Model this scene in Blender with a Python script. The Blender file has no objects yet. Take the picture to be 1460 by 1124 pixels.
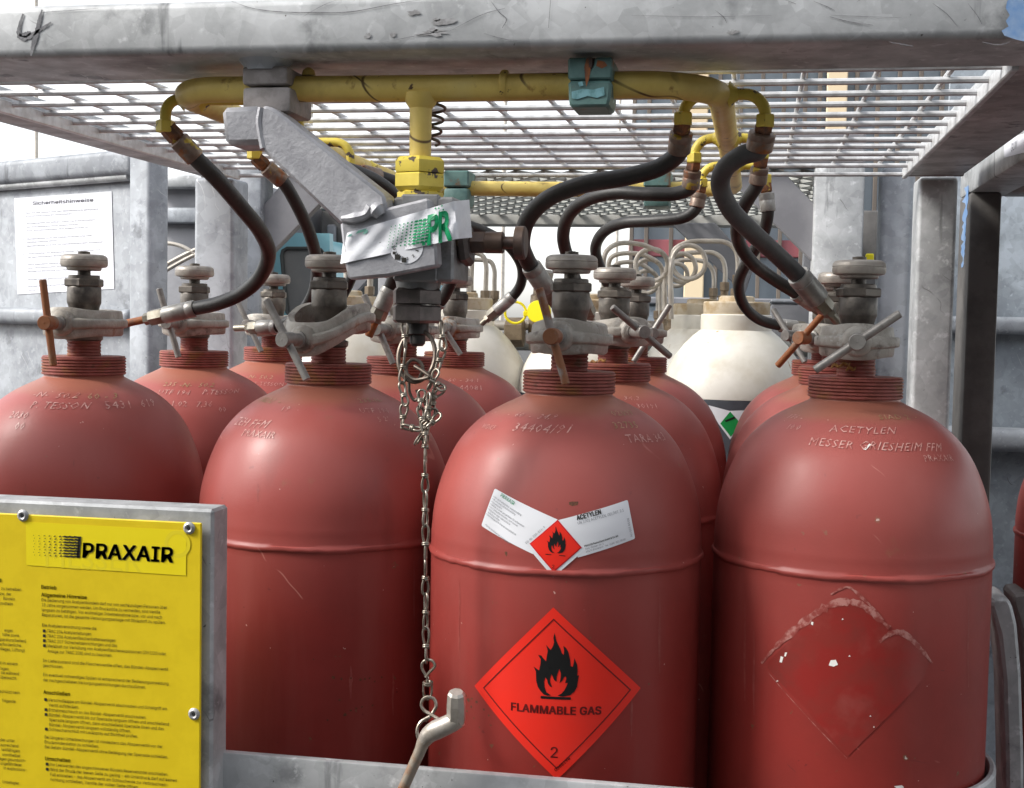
import bpy, bmesh, math, random
import numpy as np
from mathutils import Vector, Matrix
R = math.radians
random.seed(7); rng = np.random.default_rng(7)
SC = bpy.context.scene
COL = SC.collection

# ------------------------------------------------------------------ camera, sky, sun, exposure
FPX, YAW, PITCH, ROLL, EYE = 1865.0, R(10.44), R(3.22), R(1.06), 1.66
_F = np.array([-math.sin(YAW)*math.cos(PITCH), math.cos(YAW)*math.cos(PITCH), -math.sin(PITCH)])
_r = np.array([math.cos(YAW), math.sin(YAW), 0.0]); _u = np.cross(_r, _F)
CR = math.cos(ROLL)*_r + math.sin(ROLL)*_u
CU = -math.sin(ROLL)*_r + math.cos(ROLL)*_u
cam_d = bpy.data.cameras.new('camera'); cam = bpy.data.objects.new('camera', cam_d); COL.objects.link(cam)
cam_d.sensor_width = 36; cam_d.lens = 36*FPX/1460; cam_d.clip_start = .02; cam_d.clip_end = 3000
cam.matrix_world = Matrix(((CR[0], CU[0], -_F[0], 0), (CR[1], CU[1], -_F[1], 0), (CR[2], CU[2], -_F[2], EYE), (0, 0, 0, 1)))
SC.camera = cam
SUN_AZ, SUN_EL = R(-112), R(38)          # azimuth measured from +Y towards +X
w = bpy.data.worlds.new("World"); SC.world = w; w.use_nodes = True
nt = w.node_tree; nt.nodes.clear()
sky = nt.nodes.new('ShaderNodeTexSky'); sky.sky_type = 'NISHITA'; sky.sun_disc = False
sky.sun_elevation = SUN_EL; sky.sun_rotation = SUN_AZ; sky.dust_density = 1.5; sky.air_density = 1.0; sky.ozone_density = .6
hs = nt.nodes.new('ShaderNodeHueSaturation'); hs.inputs['Saturation'].default_value = .22
bg = nt.nodes.new('ShaderNodeBackground'); bg.inputs['Strength'].default_value = .14
wo = nt.nodes.new('ShaderNodeOutputWorld')
nt.links.new(sky.outputs[0], hs.inputs['Color']); nt.links.new(hs.outputs[0], bg.inputs['Color']); nt.links.new(bg.outputs[0], wo.inputs[0])
sd = bpy.data.lights.new('sun', 'SUN'); sd.energy = 1.5; sd.angle = R(14); sd.color = (1, .96, .9)
sun = bpy.data.objects.new('sun', sd); COL.objects.link(sun)
sdir = Vector((math.sin(SUN_AZ)*math.cos(SUN_EL), math.cos(SUN_AZ)*math.cos(SUN_EL), math.sin(SUN_EL)))
sun.rotation_euler = sdir.to_track_quat('Z', 'Y').to_euler()
SC.view_settings.view_transform = 'Standard'; SC.view_settings.look = 'None'
SC.view_settings.exposure = 1.25; SC.view_settings.gamma = 1

def at(px, py, Y):
    "point of the rack at depth Y that stands at a place measured in the photograph"
    d = _F*FPX + CR*(px-730) + CU*(562-py)
    t = Y/d[1]
    return np.array([d[0]*t, Y, EYE + d[2]*t])

# ------------------------------------------------------------------ materials
def mat(name, c1, c2=None, scale=30, lo=.42, hi=.6, rough=.5, rough2=None, metal=0., bump=.15, bscale=250, bdist=.0006, spots=None, streak=None, local=False, spec=.5, stretch=None, spangle=0., scr=None):
    m = bpy.data.materials.new(name); m.use_nodes = True
    n = m.node_tree.nodes; l = m.node_tree.links
    b = n['Principled BSDF']
    b.inputs['Roughness'].default_value = rough; b.inputs['Metallic'].default_value = metal
    b.inputs['Specular IOR Level'].default_value = spec
    if local:
        oc = n.new('ShaderNodeTexCoord').outputs['Object']; oi = n.new('ShaderNodeObjectInfo').outputs['Random']
        sc3 = n.new('ShaderNodeVectorMath'); sc3.operation = 'SCALE'; sc3.inputs[0].default_value = (31, 17, 23); l.new(oi, sc3.inputs['Scale'])
        ad = n.new('ShaderNodeVectorMath'); l.new(oc, ad.inputs[0]); l.new(sc3.outputs[0], ad.inputs[1]); src = ad.outputs[0]
    else:
        src = n.new('ShaderNodeNewGeometry').outputs['Position']
    def noise(sc, det=5, st=None, rgh=.6):
        t = n.new('ShaderNodeTexNoise'); t.inputs['Scale'].default_value = sc; t.inputs['Detail'].default_value = det; t.inputs['Roughness'].default_value = rgh
        if st:
            mp = n.new('ShaderNodeMapping'); mp.inputs['Scale'].default_value = st; l.new(src, mp.inputs[0]); l.new(mp.outputs[0], t.inputs[0])
        else:
            l.new(src, t.inputs[0])
        return t.outputs[0]
    def ramp(x, a, c):
        q = n.new('ShaderNodeMapRange'); q.inputs[1].default_value = a; q.inputs[2].default_value = c; l.new(x, q.inputs[0]); return q.outputs[0]
    def mix(f, a, c):
        q = n.new('ShaderNodeMix'); q.data_type = 'RGBA'; l.new(f, q.inputs[0])
        for k, v in ((6, a), (7, c)):
            if isinstance(v, tuple): q.inputs[k].default_value = (*v, 1)
            else: l.new(v, q.inputs[k])
        return q.outputs[2]
    col = c1
    if c2 is not None:
        f = ramp(noise(scale, 6, stretch), lo, hi); col = mix(f, c1, c2)
        if rough2 is not None:
            q = n.new('ShaderNodeMapRange'); q.inputs[3].default_value = rough; q.inputs[4].default_value = rough2; l.new(f, q.inputs[0]); l.new(q.outputs[0], b.inputs['Roughness'])
    for s in (spots or []):
        col = mix(ramp(noise(s[1], s[4] if len(s) > 4 else 4, s[5] if len(s) > 5 else None), s[2], s[3]), col, s[0])
    if spangle:
        v = n.new('ShaderNodeTexVoronoi'); v.inputs['Scale'].default_value = 75; l.new(src, v.inputs['Vector'])
        sp = n.new('ShaderNodeSeparateColor'); l.new(v.outputs['Color'], sp.inputs[0])
        q = n.new('ShaderNodeMapRange'); q.inputs[3].default_value = 1-spangle; q.inputs[4].default_value = 1+spangle; l.new(sp.outputs[0], q.inputs[0])
        mu = n.new('ShaderNodeVectorMath'); mu.operation = 'SCALE'; l.new(q.outputs[0], mu.inputs['Scale']); l.new(col, mu.inputs[0]); col = mu.outputs[0]
    for sc_, lo_, hi_, st_, cc_ in (scr or []):
        w_ = n.new('ShaderNodeTexWave'); w_.inputs['Scale'].default_value = sc_; w_.inputs['Distortion'].default_value = 9; w_.inputs['Detail'].default_value = 3; w_.inputs['Detail Scale'].default_value = .7
        mp = n.new('ShaderNodeMapping'); mp.inputs['Rotation'].default_value = st_; l.new(src, mp.inputs[0]); l.new(mp.outputs[0], w_.inputs[0])
        f1 = ramp(w_.outputs[1], .996, .9995); f2 = ramp(noise(lo_, 3), hi_, hi_+.06)
        mm = n.new('ShaderNodeMath'); mm.operation = 'MULTIPLY'; l.new(f1, mm.inputs[0]); l.new(f2, mm.inputs[1]); col = mix(mm.outputs[0], col, cc_)
    if isinstance(col, tuple): b.inputs['Base Color'].default_value = (*col, 1)
    else: l.new(col, b.inputs['Base Color'])
    if bump:
        bp = n.new('ShaderNodeBump'); bp.inputs['Strength'].default_value = bump; bp.inputs['Distance'].default_value = bdist
        l.new(noise(bscale, 4), bp.inputs['Height']); l.new(bp.outputs[0], b.inputs['Normal'])
    return m

def dust(m, z0, z1, col, amount, amp=.13):  # tints by height
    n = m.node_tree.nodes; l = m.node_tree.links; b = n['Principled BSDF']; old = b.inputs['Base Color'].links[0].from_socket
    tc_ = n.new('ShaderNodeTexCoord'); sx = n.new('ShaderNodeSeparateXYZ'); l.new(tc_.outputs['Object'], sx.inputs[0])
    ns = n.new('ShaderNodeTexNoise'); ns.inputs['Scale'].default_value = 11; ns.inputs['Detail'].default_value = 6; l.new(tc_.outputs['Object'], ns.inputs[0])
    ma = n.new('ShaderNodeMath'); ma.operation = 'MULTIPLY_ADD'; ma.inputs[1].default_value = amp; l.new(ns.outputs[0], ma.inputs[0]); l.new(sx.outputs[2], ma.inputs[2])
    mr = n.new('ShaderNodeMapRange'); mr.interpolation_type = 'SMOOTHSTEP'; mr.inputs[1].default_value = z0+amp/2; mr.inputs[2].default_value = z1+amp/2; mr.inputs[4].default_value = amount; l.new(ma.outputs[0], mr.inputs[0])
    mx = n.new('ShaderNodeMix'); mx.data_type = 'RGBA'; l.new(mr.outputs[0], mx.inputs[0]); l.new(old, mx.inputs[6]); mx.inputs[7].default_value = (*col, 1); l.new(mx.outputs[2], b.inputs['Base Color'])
def galv(name, c1=(.45, .46, .465), c2=(.31, .32, .325), spots=None, rough=.5, metal=.25, scale=22):
    k = [min(1, c*1.22) for c in c1]; d_ = [c*.72 for c in c2]
    s = [(tuple(k), 7, .50, .62, 6), (tuple(d_), 16, .60, .70, 7), (tuple(k), 90, .60, .72, 3), ((.14, .135, .13), 210, .72, .76, 2), (tuple(c*.6 for c in c2), 24, .64, .70, 5, (1, 1, .12))]
    return mat(name, c1, c2, scale=scale, lo=.38, hi=.66, rough=rough, rough2=rough+.15, metal=metal, bump=.35, bscale=130, bdist=.0006, spots=s + (spots or []), spangle=.10, scr=[(14, 11, .60, (.3, .5, 1.1), (.17, .17, .17)), (17, 13, .62, (1.2, .2, .4), (.58, .59, .60))])
M = {}
RED = (.27, .031, .025)
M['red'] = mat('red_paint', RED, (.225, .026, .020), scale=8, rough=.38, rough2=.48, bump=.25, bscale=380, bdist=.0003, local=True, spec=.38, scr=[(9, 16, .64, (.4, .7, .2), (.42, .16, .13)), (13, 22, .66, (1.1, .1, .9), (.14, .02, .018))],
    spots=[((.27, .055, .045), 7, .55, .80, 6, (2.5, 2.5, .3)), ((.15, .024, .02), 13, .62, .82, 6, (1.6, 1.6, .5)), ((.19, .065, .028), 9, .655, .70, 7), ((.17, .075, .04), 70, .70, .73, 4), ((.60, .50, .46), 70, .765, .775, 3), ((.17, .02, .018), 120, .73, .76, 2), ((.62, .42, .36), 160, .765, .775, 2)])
dust(M['red'], 1.18, 1.43, (.49, .158, .138), .45, .16)  # pinker towards the top: sky light on the shoulders painted in with dust
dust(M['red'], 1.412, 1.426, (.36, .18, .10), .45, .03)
M['red_dull'] = mat('red_thread_paint', (.31, .088, .072), (.23, .062, .045), scale=90, rough=.55, bump=.2, local=True, spots=[((.25, .10, .035), 38, .52, .66, 6), ((.14, .06, .035), 70, .62, .70)])
M['stamp'] = mat('stamped_red', (.62, .35, .31), (.42, .13, .11), scale=300, rough=.38, bump=.2, local=True)
M['stamp_rust'] = mat('stamped_rust', (.30, .20, .09), (.52, .28, .19), scale=120, rough=.6, bump=.2, local=True)
M['galv'] = galv('galvanized_steel')
M['galv_light'] = galv('galvanized_light', (.33, .35, .375), (.225, .24, .265), metal=.1, scale=9)
M['galv_dark'] = galv('galvanized_dark', (.22, .21, .20), (.15, .145, .14), metal=.2)
M['galv_blue'] = galv('galvanized_panel', (.34, .38, .42), (.25, .28, .31), metal=.15, scale=10)
M['rod'] = mat('grating_rod_zinc', (.62, .63, .64), (.46, .46, .46), scale=60, rough=.42, metal=.15, bump=.2)
M['arm'] = mat('arm_zinc', (.40, .40, .42), (.32, .32, .34), scale=45, rough=.5, metal=.25, bump=.55, bscale=260, bdist=.0008, spots=[((.50, .50, .52), 25, .57, .66, 4), ((.16, .15, .15), 80, .72, .75)])
M['cast'] = mat('cast_grey_paint', (.40, .375, .335), (.29, .265, .23), scale=55, rough=.55, bump=.8, bscale=330, bdist=.0007, metal=.15, local=True, spots=[((.42, .40, .37), 90, .58, .66), ((.12, .10, .085), 36, .57, .66, 6), ((.26, .12, .05), 25, .66, .72)])
M['valve'] = mat('valve_brass_grime', (.145, .128, .11), (.085, .075, .066), scale=60, rough=.42, metal=.45, bump=.3, local=True, spots=[((.24, .215, .18), 30, .58, .68), ((.05, .043, .038), 22, .60, .68)])
M['wheel'] = mat('handwheel_grey', (.42, .385, .34), (.31, .28, .25), scale=70, rough=.42, metal=.3, bump=.3, local=True, spots=[((.18, .15, .12), 60, .66, .74)])
M['bar'] = mat('t_bar_zinc', (.30, .285, .265), (.22, .205, .19), scale=90, rough=.45, metal=.4, bump=.3, local=True)
M['bar_orange'] = mat('t_bar_orange', (.27, .095, .032), (.23, .16, .115), scale=40, lo=.5, hi=.66, rough=.65, bump=.4, local=True)
M['bar_rust'] = mat('t_bar_rust', (.24, .095, .04), (.27, .245, .225), scale=30, lo=.47, hi=.55, rough=.6, metal=.1, bump=.4, local=True)
M['rust'] = mat('orange_rust', (.36, .115, .028), (.17, .065, .03), scale=60, rough=.7, bump=.6)
M['rust_fit'] = mat('rusty_fitting', (.30, .10, .03), (.10, .05, .03), scale=80, rough=.6, metal=.2, bump=.5, spots=[((.55, .40, .06), 60, .62, .66)])
M['ferrule'] = mat('crimp_sleeve', (.40, .39, .37), (.28, .27, .25), scale=60, rough=.42, metal=.4, bump=.2)
M['ferrule_rust'] = mat('crimp_sleeve_rusty', (.19, .13, .10), (.28, .22, .18), scale=50, rough=.45, metal=.5, bump=.3, spots=[((.52, .40, .07), 50, .60, .63), ((.30, .10, .03), 40, .58, .66)])
M['nut'] = mat('zinc_nut', (.30, .28, .23), (.21, .19, .15), scale=60, rough=.4, metal=.6, bump=.2)
M['rubber'] = mat('black_rubber', (.022, .021, .020), (.034, .032, .030), scale=40, rough=.46, bump=.5, bscale=420, bdist=.0005, spots=[((.09, .08, .075), 18, .62, .78)])
M['rubber_grey'] = mat('dusty_rubber', (.060, .060, .062), (.09, .088, .086), scale=40, rough=.55, bump=.4, bscale=420, spots=[((.14, .13, .12), 30, .62, .75)])
M['yellow'] = mat('yellow_pipe_paint', (.74, .57, .16), (.65, .48, .12), scale=22, rough=.5, bump=.35, bscale=90, bdist=.0008, spots=[((.42, .29, .075), 16, .56, .76, 7), ((.68, .54, .18), 12, .58, .72), ((.30, .14, .03), 34, .63, .70, 6), ((.10, .055, .025), 60, .67, .69, 5)], scr=[(5, 9, .47, (.5, .2, .9), (.12, .07, .02)), (6, 8, .50, (.1, 1.2, .3), (.12, .07, .02))])
M['yellow_chip'] = mat('yellow_nut_paint', (.74, .59, .09), (.66, .51, .07), scale=30, rough=.45, bump=.4, bscale=120, spots=[((.09, .065, .055), 85, .595, .61, 5)])
M['teal'] = mat('teal_clamp_paint', (.075, .155, .145), (.11, .205, .19), scale=60, rough=.5, bump=.4, spots=[((.16, .085, .04), 40, .56, .66, 6), ((.24, .42, .46), 38, .66, .67)])
M['clampgrey'] = mat('grey_clamp', (.30, .275, .265), (.22, .20, .19), scale=90, rough=.6, bump=.6, bscale=300, spots=[((.45, .33, .04), 40, .67, .70)])
M['block'] = mat('valve_block_grey', (.24, .245, .25), (.16, .155, .15), scale=45, rough=.45, metal=.3, bump=.35, spots=[((.34, .34, .35), 30, .6, .68)])
M['blocknut'] = mat('dark_brass_nut', (.125, .105, .10), (.075, .065, .06), scale=60, rough=.42, metal=.5, bump=.3, spots=[((.24, .19, .14), 90, .66, .72)])
M['black'] = mat('black_steel', (.02, .019, .018), (.035, .03, .028), scale=50, rough=.5, bump=.2)
M['brown'] = mat('brown_steel', (.11, .07, .05), (.07, .05, .045), scale=60, rough=.5, metal=.3, bump=.3)
M['chain'] = mat('chain_nickel', (.36, .32, .27), (.22, .19, .15), scale=160, rough=.34, metal=.8, bump=.1)
M['ringwire'] = mat('ring_steel', (.16, .13, .105), (.10, .08, .065), scale=120, rough=.4, metal=.7, bump=.1)
M['key'] = mat('key_steel', (.50, .46, .41), (.36, .32, .27), scale=70, rough=.4, metal=.5, bump=.2)
M['keyrust'] = mat('key_rod', (.34, .29, .235), (.30, .12, .04), scale=45, lo=.5, hi=.66, rough=.5, metal=.4, bump=.3)
M['signyel'] = mat('sign_yellow', (.78, .58, .012), (.74, .545, .010), scale=60, rough=.4, bump=.05, spots=[((.55, .40, .02), 130, .74, .76)])
M['logoyel'] = mat('sticker_yellow', (.86, .70, .015), (.84, .68, .012), scale=40, rough=.35, bump=.02)
M['ghost'] = mat('faded_green_print', (.79, .645, .02), None, rough=.4, bump=0)
M['ink'] = mat('black_ink', (.022, .02, .016), None, rough=.5, bump=0)
M['inkbrown'] = mat('small_print_ink', (.040, .030, .008), None, rough=.5, bump=0)
M['inkgrey'] = mat('grey_ink', (.17, .175, .20), None, rough=.6, bump=0)
M['inkdark'] = mat('dark_grey_ink', (.10, .10, .12), None, rough=.6, bump=0)
M['white'] = mat('white_label', (.74, .75, .78), None, rough=.4, bump=.02)
M['paper'] = mat('white_paper', (.74, .75, .80), (.70, .71, .77), scale=6, rough=.5, bump=.05)
M['tape'] = mat('white_tape', (.84, .85, .88), (.70, .71, .75), scale=26, lo=.45, hi=.7, rough=.22, bump=.7, bscale=55, bdist=.0015, spots=[((.80, .81, .84), 40, .6, .66)])
M['green'] = mat('green_print', (.012, .30, .12), None, rough=.3, bump=.3, bscale=55, bdist=.0015)
M['teal_print'] = mat('pale_green_print', (.25, .55, .45), None, rough=.3, bump=0)
M['greenlab'] = mat('green_label', (.008, .27, .06), None, rough=.4, bump=0)
M['hazred'] = mat('label_red', (.83, .028, .014), (.80, .03, .017), scale=30, rough=.38, bump=.03, spots=[((.85, .25, .2), 70, .76, .77)])
M['hazline'] = mat('label_dark_line', (.13, .006, .005), None, rough=.45, bump=0)
M['hazborder'] = mat('label_crimson', (.62, .012, .02), None, rough=.4, bump=0)
M['blackpr'] = mat('label_black', (.008, .008, .008), None, rough=.4, bump=0)
M['flamered'] = mat('label_inner_flame', (.80, .06, .045), None, rough=.4, bump=0)
M['rivet'] = mat('aluminium_rivet', (.46, .46, .46), (.34, .34, .34), scale=120, rough=.4, metal=.4, bump=.1)
M['hole'] = mat('rivet_hole', (.02, .02, .02), None, rough=.6, bump=0)
M['blue'] = mat('blue_paint', (.13, .25, .47), (.24, .34, .50), scale=60, rough=.5, bump=.2)
M['pencil'] = mat('marker_grey', (.13, .13, .14), (.22, .22, .23), scale=200, rough=.6, bump=.2)
M['flake'] = mat('white_paint_flake', (.82, .80, .76), None, rough=.5, bump=0)
M['scuff'] = mat('glue_scuff', (.25, .045, .036), (.42, .185, .16), scale=170, lo=.44, hi=.60, rough=.5, bump=.3)
M['oldlabel'] = mat('fresh_red_patch', (.25, .020, .016), (.225, .026, .020), scale=40, rough=.36, bump=.2, bscale=380, bdist=.0003, spots=[((.27, .06, .05), 22, .50, .70, 7), ((.205, .028, .022), 26, .50, .62, 6)])
M['cream'] = mat('cream_paint', (.74, .71, .64), (.64, .61, .53), scale=9, rough=.42, bump=.2, local=True, spots=[((.55, .50, .40), 12, .5, .7, 6), ((.40, .26, .12), 34, .68, .74, 5, (2, 2, .4))])
M['cyl_grey'] = mat('cylinder_dark_grey', (.085, .095, .11), (.06, .068, .08), scale=12, rough=.4, bump=.2, local=True)
M['caprust'] = mat('cap_rusty_cream', (.50, .43, .32), (.36, .26, .14), scale=40, rough=.5, bump=.3)
M['tubing'] = mat('pigtail_tube', (.60, .55, .48), (.48, .43, .37), scale=40, rough=.4, metal=.3, bump=.15)
M['brass'] = mat('old_brass', (.30, .235, .165), (.22, .165, .11), scale=60, rough=.45, metal=.4, bump=.3)
M['capyel'] = mat('cap_yellow_plastic', (.86, .72, .01), None, rough=.35, bump=.03)
M['pipegrey'] = mat('pipe_grey', (.27, .27, .25), (.20, .20, .19), scale=20, rough=.45, bump=.2)
M['turq'] = mat('turquoise_paint', (.24, .48, .53), (.21, .43, .48), scale=6, rough=.3, bump=.05)
M['cabglass'] = mat('dusty_window', (.22, .215, .20), (.17, .17, .165), scale=5, rough=.18, bump=.02)
M['seal'] = mat('window_seal', (.06, .065, .06), None, rough=.6, bump=0)
M['postdark'] = mat('dark_post', (.125, .118, .112), (.085, .080, .076), scale=20, rough=.6, bump=.3, spots=[((.09, .085, .08), 30, .62, .72)])
M['strand'] = mat('expanded_steel', (.40, .41, .38), (.32, .32, .30), scale=30, rough=.5, bump=.2)
M['creamsteel'] = mat('cream_grey_steel', (.50, .49, .45), (.40, .39, .36), scale=15, rough=.5, bump=.2)
M['grime'] = mat('beam_grime', (.24, .235, .235), (.36, .36, .365), scale=140, rough=.6, bump=.3)
M['fleck'] = mat('beam_fleck', (.66, .66, .66), (.50, .51, .52), scale=260, rough=.5, bump=.2)
M['shadewall'] = mat('shade_wall_render', (.16, .15, .14), (.11, .105, .10), scale=2, rough=.8, bump=.3)
M['gusset'] = mat('gusset_grey', (.27, .27, .285), (.21, .21, .225), scale=10, rough=.5, metal=.15, bump=.3)
M['concrete'] = mat('yard_asphalt', (.075, .073, .07), (.055, .054, .052), scale=3, rough=.85, bump=.5, bscale=60, bdist=.003)
M['bwall'] = mat('facade_glass_blue', (.20, .24, .28), (.16, .19, .22), scale=.8, rough=.25, bump=.02)
M['bred'] = mat('facade_red_band', (.36, .10, .12), (.32, .09, .10), scale=1, rough=.5, bump=.05)
M['bbeige'] = mat('facade_beige_column', (.74, .60, .40), (.68, .54, .36), scale=1, rough=.7, bump=.1)
M['bbrown'] = mat('facade_brown_mullion', (.15, .12, .095), (.11, .09, .075), scale=2, rough=.5, bump=.05)
M['leaf'] = mat('dry_leaf', (.40, .20, .05), (.25, .11, .03), scale=200, rough=.7, bump=.1)

# ------------------------------------------------------------------ mesh helpers
class MB:
    def __init__(s): s.v = []; s.f = []
    def add(s, V, Fc):
        o = len(s.v); s.v.extend([tuple(map(float, p)) for p in V]); s.f.extend([tuple(i+o for i in q) for q in Fc]); return s
    def bm(s, B):
        B.verts.index_update()
        s.add([v.co for v in B.verts], [[v.index for v in f.verts] for f in B.faces]); B.free(); return s
    def box(s, lo, hi, bev=.001, seg=1):
        lo = np.array(lo, float); hi = np.array(hi, float)
        return s.obox((lo+hi)/2, np.eye(3), (hi-lo)/2, bev, seg)
    def obox(s, c, ax, half, bev=.001, seg=1):
        B = bmesh.new(); bmesh.ops.create_cube(B, size=2)
        ax = [np.array(a, float)/np.linalg.norm(a) for a in ax]
        for v in B.verts: v.co = Vector([v.co[i]*half[i] for i in range(3)])
        bev = min(bev, min(half)*.9)
        if bev > 0: bmesh.ops.bevel(B, geom=B.edges[:], offset=bev, segments=seg, profile=.5, affect='EDGES')
        m = Matrix([[ax[j][i] for j in range(3)] for i in range(3)])
        for v in B.verts: v.co = m @ v.co + Vector(c)
        return s.bm(B)
    def prism(s, poly, ax_u, ax_v, ax_n, org, d0, d1, bev=.0008):
        "polygon in the u,v plane pushed from d0 to d1 along n"
        u, v, n_, o = (np.array(x, float) for x in (ax_u, ax_v, ax_n, org))
        B = bmesh.new()
        vs = [B.verts.new(Vector(o + u*p[0] + v*p[1] + n_*d0)) for p in poly]
        f = B.faces.new(vs)
        g = bmesh.ops.extrude_face_region(B, geom=[f])
        for e in g['geom']:
            if isinstance(e, bmesh.types.BMVert): e.co += Vector(n_*(d1-d0))
        bmesh.ops.recalc_face_normals(B, faces=B.faces[:])
        if bev > 0: bmesh.ops.bevel(B, geom=B.edges[:], offset=bev, segments=1, profile=.5, affect='EDGES')
        return s.bm(B)
    def lathe(s, prof, n=32, org=(0, 0, 0), ax=(0, 0, 1), phase=0., cap=True):
        "prof: (distance along the axis, radius)"
        a = np.array(ax, float); a /= np.linalg.norm(a)
        t = np.array([1, 0, 0]) if abs(a[0]) < .8 else np.array([0, 1, 0])
        e1 = np.cross(a, t); e1 /= np.linalg.norm(e1); e2 = np.cross(a, e1)
        V = []; Fc = []
        o = np.array(org, float)
        for h, r in prof:
            for k in range(n):
                q = 2*math.pi*k/n + phase
                V.append(o + a*h + r*(math.cos(q)*e1 + math.sin(q)*e2))
        m = len(prof)
        for i in range(m-1):
            for k in range(n):
                k2 = (k+1) % n
                Fc.append((i*n+k, i*n+k2, (i+1)*n+k2, (i+1)*n+k))
        if cap:
            if prof[0][1] > 1e-6: Fc.append(tuple(range(n))[::-1])
            if prof[-1][1] > 1e-6: Fc.append(tuple((m-1)*n+k for k in range(n)))
        return s.add(V, Fc)
    def cyl(s, p0, p1, r, n=24, bev=.0006):
        p0 = np.array(p0, float); p1 = np.array(p1, float); L = np.linalg.norm(p1-p0); b = min(bev, r*.4, L*.4)
        return s.lathe([(0, r-b), (b, r), (L-b, r), (L, r-b)], n, p0, p1-p0)
    def hexa(s, p0, p1, r, bev=.001, phase=0.):
        p0 = np.array(p0, float); p1 = np.array(p1, float); L = np.linalg.norm(p1-p0); b = min(bev, L*.3)
        return s.lathe([(0, r-b), (b, r), (L-b, r), (L, r-b)], 6, p0, p1-p0, phase)
    def tube(s, pts, r, n=12, sub=6, closed=False, caps=True, smooth=True):
        P = spline(pts, sub, closed) if smooth else np.array(pts, float)
        m = len(P); rr = np.interp(np.linspace(0, 1, m), np.linspace(0, 1, len(r)), r) if hasattr(r, '__len__') else np.full(m, r)
        T = np.roll(P, -1, 0) - np.roll(P, 1, 0) if closed else np.gradient(P, axis=0)
        T /= np.linalg.norm(T, axis=1)[:, None] + 1e-12
        ref = np.array([0, 0, 1.]) if abs(T[0][2]) < .9 else np.array([1., 0, 0])
        N = np.cross(T[0], ref); N /= np.linalg.norm(N)
        V = []
        for i in range(m):
            N = N - T[i]*(N@T[i]); N /= np.linalg.norm(N); Bn = np.cross(T[i], N)
            for k in range(n):
                q = 2*math.pi*k/n; V.append(P[i] + rr[i]*(math.cos(q)*N + math.sin(q)*Bn))
        Fc = []
        for i in range(m if closed else m-1):
            j = (i+1) % m
            for k in range(n): k2 = (k+1) % n; Fc.append((i*n+k, i*n+k2, j*n+k2, j*n+k))
        if not closed and caps: Fc += [tuple(range(n))[::-1], tuple((m-1)*n+k for k in range(n))]
        return s.add(V, Fc)
    def build(s, name, m, parent=None, org=None, ang=35, loc=None):
        o_ = np.array(org if org is not None else (parent['_o'] if parent is not None and '_o' in parent else (0, 0, 0)), float)
        me = bpy.data.meshes.new(name); me.from_pydata([tuple(np.array(p)-o_) for p in s.v], [], s.f); me.update()
        B = bmesh.new(); B.from_mesh(me); bmesh.ops.recalc_face_normals(B, faces=B.faces[:]); B.to_mesh(me); B.free()
        me.materials.append(M[m] if isinstance(m, str) else m)
        for p in me.polygons: p.use_smooth = True
        me.set_sharp_from_angle(angle=R(ang))
        ob = bpy.data.objects.new(name, me); COL.objects.link(ob)
        if parent is not None:
            ob.parent = parent
            if parent.type == 'MESH' : pass
            ob['_o'] = list(map(float, o_))
        else:
            ob.location = o_ if org is not None else (0, 0, 0)
            ob['_o'] = list(map(float, o_))
        if loc is not None: ob.location = loc
        return ob

def spline(pts, sub=6, closed=False):
    P = np.array(pts, float); n = len(P)
    if n == 2 and not closed: return P
    G = []
    rng_ = range(n if closed else n-1)
    for i in rng_:
        p1, p2 = P[i], P[(i+1) % n]
        p0 = P[(i-1) % n] if closed or i > 0 else 2*p1-p2
        p3 = P[(i+2) % n] if closed or i < n-2 else 2*p2-p1
        d1 = max(np.linalg.norm(p1-p0), 1e-9)**.5; d2 = max(np.linalg.norm(p2-p1), 1e-9)**.5; d3 = max(np.linalg.norm(p3-p2), 1e-9)**.5
        m1 = (p2-p1) if True else 0
        m1 = ((p1-p0)/d1 - (p2-p0)/(d1+d2) + (p2-p1)/d2)*d2
        m2 = ((p2-p1)/d2 - (p3-p1)/(d2+d3) + (p3-p2)/d3)*d2
        for k in range(sub):
            t = k/sub; t2 = t*t; t3 = t2*t
            G.append((2*t3-3*t2+1)*p1 + (t3-2*t2+t)*m1 + (-2*t3+3*t2)*p2 + (t3-t2)*m2)
    if not closed: G.append(P[-1])
    return np.array(G)

def tag(o, label=None, cat=None, group=None, kind=None):
    if label: o['label'] = label
    if cat: o['category'] = cat
    if group: o['group'] = group
    if kind: o['kind'] = kind
    return o
def thing(name, label, cat, org=(0, 0, 0), group=None, rz=0.):
    o = bpy.data.objects.new(name, None); COL.objects.link(o); o.location = tuple(map(float, org)); o.rotation_euler = (0, 0, rz)
    o.empty_display_size = .02
    o['_o'] = list(map(float, org))
    return tag(o, label, cat, group)
def local_thing(name, label, cat, org, group=None, rz=0.):
    "a thing whose parts are modelled about its own origin"
    o = thing(name, label, cat, org, group, rz); o['_o'] = [0., 0., 0.]; return o
def copy_tree(o, parent=None):
    c = o.copy(); COL.objects.link(c); c.parent = parent
    for ch in list(o.children): copy_tree(ch, c)
    return c

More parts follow.
